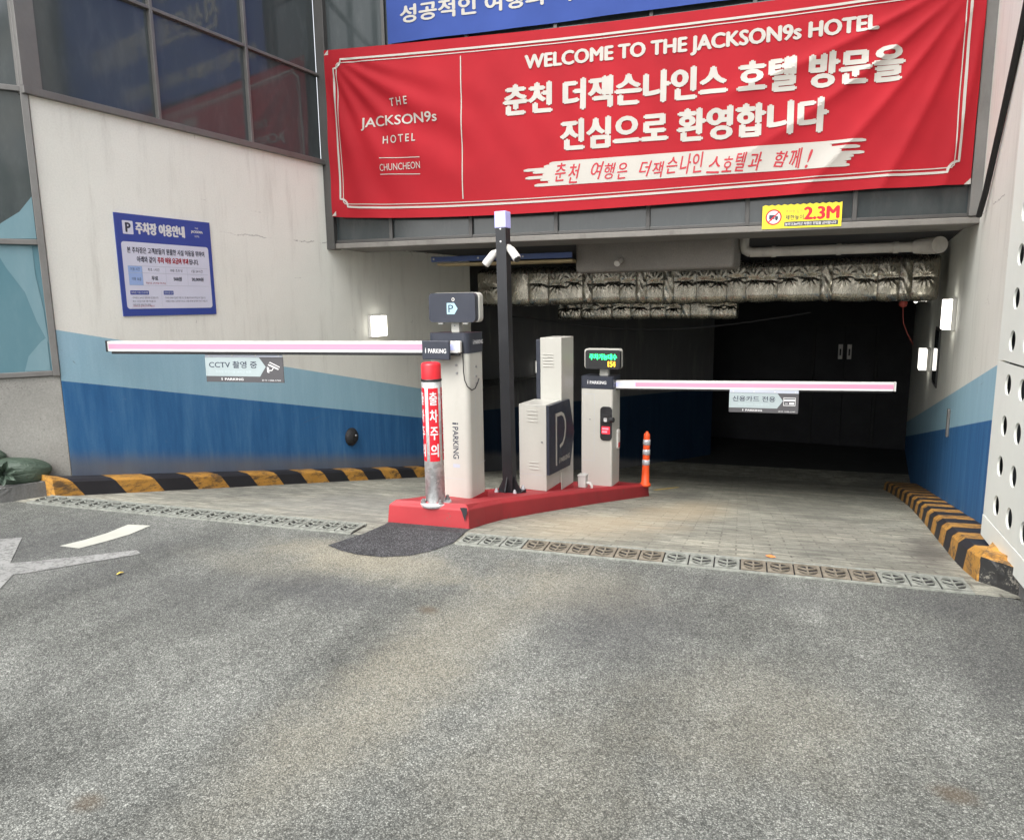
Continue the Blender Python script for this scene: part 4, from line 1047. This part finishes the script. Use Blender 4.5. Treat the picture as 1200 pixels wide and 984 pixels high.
def bf(x, z, l=0.0): return (x, fold(x, z) - LIFT - l, z)
def bl(b, pts, w, m='print', closed=False):
    P = []
    for i in range(len(pts) - (0 if closed else 1)):
        a, c = pts[i], pts[(i + 1) % len(pts)]; k = max(1, int(math.hypot(c[0] - a[0], c[1] - a[1]) / .03)); P += [(a[0] + (c[0] - a[0]) * t / k, a[1] + (c[1] - a[1]) * t / k) for t in range(k)]
    if not closed: P.append(pts[-1])
    b.line(P, w, 0, m, closed, fn=lambda x, z: bf(x, z))
def border(off, r, w):
    """double frame with scooped corners, following the cloth's own edges"""
    P = []
    def top(s): return top_z(s) - off
    def bot(s): return bot_z(s) + off
    xa, xb = BX0 + off, BX1 - off
    def arc(cx, cz, a0): return [(cx + r * math.cos(R(a0 - 90 * t / 6)), cz + r * math.sin(R(a0 - 90 * t / 6))) for t in range(7)]
    n = 40
    P += arc(xa, bot(xa), 90)                                        # bottom left scoop
    P += [(xa + r + (xb - xa - 2 * r) * i / n, bot(xa + r + (xb - xa - 2 * r) * i / n)) for i in range(1, n)]
    P += arc(xb, bot(xb), 180); P += arc(xb, top(xb), 270)
    P += [(xb - r - (xb - xa - 2 * r) * i / n, top(xb - r - (xb - xa - 2 * r) * i / n)) for i in range(1, n)]
    P += arc(xa, top(xa), 0)
    return P
b = cloth
bl(b, border(.125, .10, .02), .024, closed=True); bl(b, border(.165, .02, .01), .010, closed=True)
bl(b, [(1.914, 4.46), (1.92, 2.84)], .013)
C = .05
b.text('THE', .98, 3.985, .245, .085, 0, 'print', .002, fn=bf, cut=C, space=1.5); b.text('JACKSON9s', .59, 3.725, 1.01, .15, 0, 'print', .003, fn=bf, cut=C)
b.text('HOTEL', .88, 3.552, .435, .09, 0, 'print', .002, fn=bf, cut=C, space=1.45); b.text('CHUNCHEON', .825, 3.23, .545, .082, 0, 'print', 0, fn=bf, cut=C)
bl(b, [(.83, 3.385), (1.372, 3.36)], .009); bl(b, [(.825, 3.195), (1.368, 3.165)], .009)
b.text('WELCOME TO THE JACKSON9s HOTEL', 2.70, 4.19, 3.65, .19, 0, 'print', .010, fn=bf, cut=C)
b.text('춘천 더잭슨나인스 호텔 방문을', 2.45, 3.745, 4.15, .325, 0, 'print', .019, fn=bf, cut=C)
b.text('진심으로 환영합니다', 3.13, 3.31, 2.79, .33, 0, 'print', .019, fn=bf, cut=C)
random.seed(11); nb = 9
for k in range(nb):                                                   # dry brush stroke: strips with ragged ends
    za = 2.945 + .262 * k / nb; zb = 2.945 + .262 * (k + 1) / nb; x0 = 2.77 + random.uniform(0, .22) - (.05 if k in (3, 6) else 0); x1 = 6.02 + random.uniform(-.05, .30) + (.05 if 2 < k < 5 else 0)
    x0 += .0 if k % 3 else -.06
    n = 80; P = [(x0 + (x1 - x0) * i / n, za + (.006 if i in (0, n) else 0)) for i in range(n + 1)]; Q = [(x0 + (x1 - x0) * i / n, zb + .004 - (.010 if i in (0, n) else 0)) for i in range(n + 1)]
    b.add([bf(x, z - .02 + .006 * (x - 2.8), -.002 + .0001 * k) for x, z in P] + [bf(x, z - .02 + .006 * (x - 2.8), -.002 + .0001 * k) for x, z in Q], [(i, i + 1, n + 2 + i, n + 1 + i) for i in range(n)], 'print')
hw = random.Random(5); hx = 3.06                                        # brush-pen writing, every letter a little different
for ch in '춘천 여행은 더잭슨나인스호텔과 함께!':
    if ch == ' ': hx += .10; continue
    cw = .124 * hw.uniform(.88, 1.12) * (.45 if ch == '!' else 1); chh = .185 * hw.uniform(.85, 1.15); cz = 2.962 + hw.uniform(-.02, .015) + .004 * (hx - 3); an = hw.uniform(-.10, .06)
    b.text(ch, hx, cz, cw, chh, 0, 'print_red', .0028, shear=.30, cut=C, fn=lambda x, z, l, x0=hx, z0=cz, an=an: bf(x0 + (x - x0) * math.cos(an) - (z - z0) * math.sin(an), z0 + (x - x0) * math.sin(an) + (z - z0) * math.cos(an), .0005 + l))
    hx += cw + .024
b.build('cloth', bn)
for x, z in ((BX0 + .03, bot_z(BX0) + .035), (BX1 - .03, bot_z(BX1) + .03), (BX0 + .03, top_z(BX0) - .03)):
    q = MB(); q.sheet([(x - .03, z - .03), (x + .03, z - .03), (x + .03, z + .03)], fold(x, z) - .006, 'print'); q.build('corner_patch', bn)

bb = thing('blue_banner', 'blue banner with white Korean lettering hung above the red one', 'banner', (-6.45, 7.5, 0), FR)
def bfold(s, z): return -.065 - .012 * math.sin(2.3 * s + z) - .006 * math.sin(6 * s - 3 * z)
b = MB(); nu, nv = 90, 40; vs = [(.97 + 5.9 * i / nu, bfold(.97 + 5.9 * i / nu, 4.705 + 2.5 * j / nv), 4.705 + 2.5 * j / nv) for j in range(nv + 1) for i in range(nu + 1)]
b.add(vs, [(j * (nu + 1) + i, j * (nu + 1) + i + 1, (j + 1) * (nu + 1) + i + 1, (j + 1) * (nu + 1) + i) for j in range(nv) for i in range(nu)], 'blue', True)
bf2 = lambda x, z, l: (x, bfold(x, z) - .005 - l, z)
b.text('성공적인 여행의 시작, 에스턴호텔', 1.15, 4.905, 3.7, .20, 0, 'print', .009, fn=bf2, cut=.08)
b.text('진심으로 환영합니다', 2.0, 5.5, 3.9, .42, 0, 'print', .016, fn=bf2, cut=.08)
pts = [(3.4 + .28 * math.cos(R(a * 12)), 6.45 + .28 * math.sin(R(a * 12))) for a in range(30)]
b.line(pts, .03, 0, 'yel_sign', True, fn=lambda x, z: bf2(x, z, 0)); b.build('cloth', bb)

# height limit sign on the fascia
t = thing('height_sign', 'yellow height limit sign reading 2.3M below the red banner', 'sign', (-6.45, 7.5, 0), FR)
b = MB(); x0, x1, z0, z1 = 5.335, 6.125, 2.352, 2.603
top = []
for k in range(13): top += [(x1 - (x1 - x0) * k / 12.5, z1), (x1 - (x1 - x0) * (k + .5) / 12.5, z1 - .012)]
b.prism([(x0, z0), (x1, z0)] + top + [(x0, z1)], -.062, -.058, 'yel_sign', 'y')
Y = -.0625
b.disc(x0 + .115, z0 + .12, .083, Y, 'stickred', 28); b.disc(x0 + .115, z0 + .12, .068, Y - .0005, 'wtext', 28)
b.rect(x0 + .07, x0 + .125, z0 + .10, z0 + .145, Y - .001, 'dtext'); b.rect(x0 + .13, x0 + .16, z0 + .10, z0 + .13, Y - .001, 'dtext'); b.disc(x0 + .09, z0 + .095, .011, Y - .001, 'dtext'); b.disc(x0 + .145, z0 + .095, .011, Y - .001, 'dtext')
b.line([(x0 + .065, z0 + .07), (x0 + .165, z0 + .17)], .013, Y - .0015, 'stickred')
b.text('주차장 입구', x0 + .235, z0 + .155, .17, .035, Y, 'dtext'); b.text('제한높이', x0 + .235, z0 + .085, .18, .052, Y, 'dtext', .0012)
b.text('2.3M', x0 + .425, z0 + .085, .335, .125, Y, 'stickred', .009)
b.prism(rrect(x0 + .225, x1 - .03, z0 + .018, z0 + .068, .012), Y, Y + .0003, 'signgrey', 'y'); b.text('높이 2.3m이상 차량은 진입을 금지합니다', x0 + .235, z0 + .028, .505, .03, Y - .0008, 'wtext', .0006)
b.build('sign_plate', t)

# parking notice on the left wall
t = thing('notice_board', 'blue parking notice board with a pale tariff table on the white wall', 'sign', (-6.45, 4.487, 1.525), 90)
W, H = 1.088, .965; b = MB(); b.box(0, W, -.012, -.001, 0, H, 'signblue'); y = -.0125
b.prism(rrect(.045, W - .045, .07, .705, .03), y - .0004, y, 'signpanel', 'y'); y2 = y - .0008
b.prism(rrect(.075, .185, .775, .90, .008), y - .0004, y, 'signpanel', 'y'); b.text('P', .108, .795, .048, .085, y2, 'dtext', .005)
b.text('주차장 이용안내', .215, .785, .545, .11, y, 'wtext', .007)
b.text('THE', .895, .882, .04, .017, y, 'wtext'); b.text('JACKSON9s', .845, .835, .145, .032, y, 'wtext', .0012); b.text('HOTEL', .885, .80, .06, .018, y, 'wtext')
b.text('본 주차장은 고객분들의 원활한 시설 이용을 위하여', .10, .60, .885, .058, y2, 'dtext', .0016)
b.text('아래와 같이', .195, .515, .20, .058, y2, 'dtext', .0016); b.text('주차 이용 요금이 부과', .42, .515, .36, .058, y2, 'print_red', .003); b.text('됩니다.', .79, .515, .115, .055, y2, 'dtext', .0016)
b.rect(.09, .24, .295, .48, y2, 'signcell')
for z in (.48, .415, .295): b.line([(.09, z), (W - .075, z)], .003, y2 - .0004, 'signline')
for x in (.24, .50, .755): b.line([(x, .295), (x, .48)], .002, y2 - .0004, 'signline')
for s_, x, w in (('이용 시간', .115, .10), ('최초 1시간', .30, .13), ('10분 초과 당', .555, .145), ('1일 24시간', .81, .14)): b.text(s_, x, .434, w, .03, y2 - .0005, 'dtext')
b.text('이용 요금', .12, .34, .10, .03, y2 - .0005, 'dtext'); b.text('무료', .335, .345, .07, .04, y2 - .0005, 'dtext', .0015); b.text('500원', .585, .345, .095, .04, y2 - .0005, 'dtext', .0015); b.text('30,000원', .805, .345, .145, .04, y2 - .0005, 'dtext', .0015)
b.text('객실이용 고객 무료 주차 제공', .265, .308, .225, .02, y2 - .0005, 'print_red')
b.prism(rrect(.09, .29, .205, .245, .006), y2 - .0004, y2, 'signblue', 'y'); b.text('주차장 이용 안내사항', .10, .214, .18, .022, y2 - .0008, 'wtext')
b.prism(rrect(.455, .57, .205, .245, .006), y2 - .0004, y2, 'signblue', 'y'); b.text('유의사항 안내', .463, .214, .10, .022, y2 - .0008, 'wtext')
for k, (s_, w) in enumerate((('· 주차장은 24시간 연중무휴 운영합니다', .29), ('· 최초 1시간은 무료 이용 가능합니다', .26), ('· 차량 번호 자동 인식 출입', .20))): b.text(s_, .10, .165 - .034 * k, w, .021, y2, 'dtext')
b.text('· 사전 정산 후 출차하여 주시기 바랍니다', .10, .085, .24, .019, y2, 'print_red')
b.text('· 주차장 내에서 발생한 차량 도난 및 훼손에 대하여 책임지지 않습니다', .46, .165, .50, .021, y2, 'dtext'); b.text('· 귀중품은 차량 내 보관하지 마시고 소지품 관리에 유의하여 주시기 바랍니다', .46, .13, .52, .021, y2, 'dtext')
b.line([(.43, .09), (.43, .245)], .002, y2, 'signline')
b.build('sign_plate', t)

# ================================================================== WALL LAMPS AND SMALL WALL FITTINGS
def wall_lamp(label, loc, rz, w=.21, h=.31, d=.14, lamp='lamp'):
    t = thing('wall_lamp', label, 'lamp', loc, rz, 'lit lamps on the ramp walls')
    MB().box(-w / 2 - .01, w / 2 + .01, -.05, -.001, -h / 2 - .01, h / 2 + .01, 'white_pl').build('housing', t, .006)
    MB().prism(rrect(-w / 2, w / 2, -h / 2, h / 2, .02), -d, -.0505, lamp, 'y').build('diffuser', t, .015, 3)
    for x in (-w / 2 + .03, w / 2 - .03): MB().tube([(x, -.049, h / 2 + .01), (x, -.049, h / 2 + .018)], .01, 'bolt', 8).build('screw', t)
wall_lamp('square lit lamp on the white left wall above the barrier arm', (-6.45, 8.36, 1.30), 90, .30, .29, .10)
wall_lamp('lit lamp on the right wall nearer the perforated cladding', (.85, 10.55, 1.385), -90, .42, .37, .13)
wall_lamp('lit lamp deeper on the right wall, beside the dark framed opening', (.85, 14.6, .52), -90, .45, .36, .16, 'lamp_far')
pv = (P1 - P0).normalized(); q = P0 + pv * 2.324
wall_lamp('small lit lamp on the dark partition beside the tall pay machine', (q.x + .002, q.y - .002, 0.201), math.degrees(math.atan2(pv.y, pv.x)), .10, .26, .10, 'lamp_far')
t = thing('wall_hatch', 'narrow dark framed opening on the right wall between the two lit lamps', 'hatch', (.85, 12.85, .68), -90)
MB().box(-.46, .46, -.02, -.001, -.43, .46, 'frame').build('frame', t, .006); MB().box(-.40, .40, -.026, -.0205, -.38, .41, 'glass').build('panel', t)
o = MB().box(-.05, .05, -.03, -.001, -.17, .17, 'frame_lt').build('wall_plate', None, .006); place(o, (.85, 10.05, .09), -90); tag(o, 'thin grey plate over the blue stripe edge of the right wall', 'wall plate')
t = thing('wall_vent', 'black round vent cover low on the deep blue wall left of the bollard', 'vent', (-6.45, 7.71, -.205), 90)
b = MB(); b.tube([(0, -.001, 0), (0, -.02, 0), (0, -.06, 0), (0, -.075, 0)], [.125, .125, .09, .05], 'rubber', 24); b.build('cover', t)
MB().tube([(.02, -.07, .02), (.02, -.085, .02)], [.02, .012], 'bolt', 12).build('nozzle', t)
o = MB().tube([(.80, 8.32, 2.36), (.815, 8.1, 2.55), (.82, 7.5, 3.02), (.825, 6.8, 3.6), (.825, 6.2, 4.2), (.83, 5.5, 5.0)], .026, 'rubber', 12).build('black_hose'); tag(o, 'thick black cable slanting up the right wall beside the facade edge', 'cable')
t = thing('warning_light', 'small orange red pull light under the right end of the foil duct', 'light', (.30, 11.55, 1.55))
MB().lathe([(0, 0), (.05, 0), (.055, -.03), (.045, -.07), (.02, -.085), (0, -.086)], 'cord_red', n=18).build('head', t)
MB().tube([(.0, 0, -.08), (.02, .0, -.3), (.08, 0, -.45), (.16, 0, -.6)], .005, 'cord_red', 8).build('cord', t)
for k, (x, z) in enumerate(((.55, 1.52), (.75, 1.54))):
    t = thing('ceiling_lamp', ('tiny bright lamp right of the orange pull light', 'tiny bright lamp at the right end of the foil duct')[k], 'lamp', (x, 14.0 + k, z), 0, 'tiny lamps deep in the garage')
    MB().lathe([(0, .03), (.03, .03), (.03, 0), (0, -.02)], 'lamp_far', n=12).build('bulb', t); MB().tube([(0, 0, .031), (0, 0, 2.40 - z)], .008, 'black', 8).build('stem', t)
o = MB().tube([(-6.2, 12.2, 1.35)] + [(-6.2 + 5.2 * k / 14, 12.2 + .05 * k, 1.38 - .28 * math.sin(math.pi * k / 14)) for k in range(1, 15)], .014, 'rubber', 8).build('slack_cable'); tag(o, 'slack black cable sagging below the foil duct behind the pole', 'cable')

# ================================================================== SANDBAGS AND LITTER
def sandbag(label, loc, rz, sx, sy, sz, seed, neck):
    rnd = random.Random(seed); t = thing('sandbag', label, 'sandbag', loc, rz, 'green sandbags on the left kerb')
    b = MB(); nu, nv = 48, 26; vs = []
    for j in range(nv + 1):
        ph = math.pi * j / nv - math.pi / 2
        for i in range(nu):
            th = 2 * math.pi * i / nu; cx = math.copysign(abs(math.cos(ph)) ** .8, math.cos(ph)); cxx = math.cos(th); cyy = math.sin(th)
            x = sx * cx * math.copysign(abs(cxx) ** .85, cxx); y = sy * cx * math.copysign(abs(cyy) ** .85, cyy); z = sz * math.copysign(abs(math.sin(ph)) ** .75, math.sin(ph))
            e = abs(x) / sx
            if x > 0: y *= 1 - .55 * e ** 3; z *= 1 - .55 * e ** 3
            k = math.atan2(z, y); z += .05 * sz * math.sin(9 * k + 3 * x / sx) * e + .06 * sz * math.sin(14 * x + 6 * y + seed); y += .04 * sy * math.sin(17 * x + 5 * z + seed)
            z = max(z, -sz * .72)
            vs.append((x, y, z + sz * .72))
    b.add(vs, [(j * nu + i, j * nu + (i + 1) % nu, (j + 1) * nu + (i + 1) % nu, (j + 1) * nu + i) for j in range(nv) for i in range(nu)], 'sack', True); b.build('bag', t)
    q = MB(); P = []; n = 28                                             # gathered, tied mouth flaring out
    for (r, l) in ((.055, -.03), (.02, .0), (.02, .02), (.05, .06), (.085, .09)):
        for i in range(n):
            a = 2 * math.pi * i / n; k = r * (1 + (.35 * math.sin(7 * a) if l > .01 or l < 0 else 0)); P.append((neck[0] + k * math.cos(a), neck[1] - l * .9, neck[2] + k * math.sin(a) + l * .25))
    q.add(P, [(j * n + i, j * n + (i + 1) % n, (j + 1) * n + (i + 1) % n, (j + 1) * n + i) for j in range(4) for i in range(n)], 'sack', True); q.build('tied_mouth', t)
sandbag('green sandbag lying on the kerb with its tied mouth facing the road', (-6.62, 3.46, .118), 50, .27, .15, .125, 3, (-.05, -.15, .11))
sandbag('green sandbag lying on top of the other one at the photo edge', (-6.83, 3.30, .29), 40, .20, .13, .09, 8, (.05, -.13, .09))
def litter(name, label, cat, x, y, z, r, m, seed):
    rnd = random.Random(seed); b = MB(); P = [(r * rnd.uniform(.6, 1.3) * math.cos(2 * math.pi * k / 7), .6 * r * rnd.uniform(.6, 1.3) * math.sin(2 * math.pi * k / 7), rnd.uniform(.0, .010)) for k in range(7)]
    b.add(P + [(0, 0, .014)], [(k, (k + 1) % 7, 7) for k in range(7)], m); o = b.build(name); place(o, (x, y, z), rnd.uniform(0, 180)); tag(o, label, cat)
litter('fallen_leaf', 'small yellow leaf on the asphalt below the white dash', 'leaf', -4.03, 2.614, .005, .028, 'leaf', 1)
litter('fallen_leaf', 'orange brown scrap lying behind the rusty grate tiles', 'leaf', -.53, 4.66, -.03, .032, 'junk', 2)
litter('paper_scrap', 'pale scrap at the near edge of the asphalt', 'litter', -1.27, 1.28, .004, .012, 'linewhite', 5)

# ================================================================== STREET BEHIND THE VIEWER (mirrored in the left panes)
M['render_far'] = mat('far_building_render', (.42, .38, .33), .8, 0, .12, 1.5, dirt=.3)
M['leafmat'] = mat('tree_leaf', (.055, .10, .035), .6, 0, .35, 2)
M['bark'] = mat('tree_bark', (.10, .075, .055), .9, 0, .25, 6, .4, 30)
t = thing('opposite_building', 'beige building across the street, mirrored in the left panes', 'building', (22, -19, 0), -52)
W = 24
MB().box(-W / 2, W / 2, 0, 8, 0, 13, 'render_far').build('wall', t); MB().box(-W / 2 - .2, W / 2 + .2, -.2, 8.2, 13.003, 13.4, 'concrete').build('roof', t)
pw = None
for fl in range(4):
    for k in range(8):
        if pw is None: b = MB(); b.box(-.85, .85, -.06, -.003, 0, 1.7, 'frame'); b.rect(-.78, .78, .07, 1.63, -.064, 'glass'); o = pw = b.build('window', t)
        else: o = pw.copy(); COL.objects.link(o); o.parent = t
        o.location = (-W / 2 + 1.6 + k * 2.97, 0, .9 + fl * 3.1)
def street_tree(label, loc, h, seed):
    rnd = random.Random(seed); t = thing('street_tree', label, 'tree', loc, 0, 'trees across the street')
    MB().tube([(0, 0, -.1), (.05, 0, h * .2), (-.05, .05, h * .4), (.05, 0, h * .75)], [.17, .14, .11, .04], 'bark', 10).build('trunk', t)
    b = MB(); cl = [(rnd.gauss(0, h * .13), rnd.gauss(0, h * .13), h * rnd.uniform(.42, .95)) for _ in range(26)]
    for _ in range(2600):
        c = rnd.choice(cl); d = Vector((rnd.gauss(0, 1), rnd.gauss(0, 1), rnd.gauss(0, .8))) * h * .055; p_ = Vector(c) + d
        u = Vector((rnd.uniform(-1, 1), rnd.uniform(-1, 1), rnd.uniform(-1, 1))).normalized() * .16; v = u.orthogonal().normalized() * .09
        b.add([p_ - u, p_ + v, p_ + u, p_ - v], [(0, 1, 2, 3)], 'leafmat')
    b.build('crown', t)
street_tree('taller leafy tree across the street, mirrored in the left panes', (11.5, -9.5, 0), 6.5, 1)
street_tree('shorter leafy tree across the street, mirrored in the left panes', (9.0, -12.5, 0), 5.2, 2)
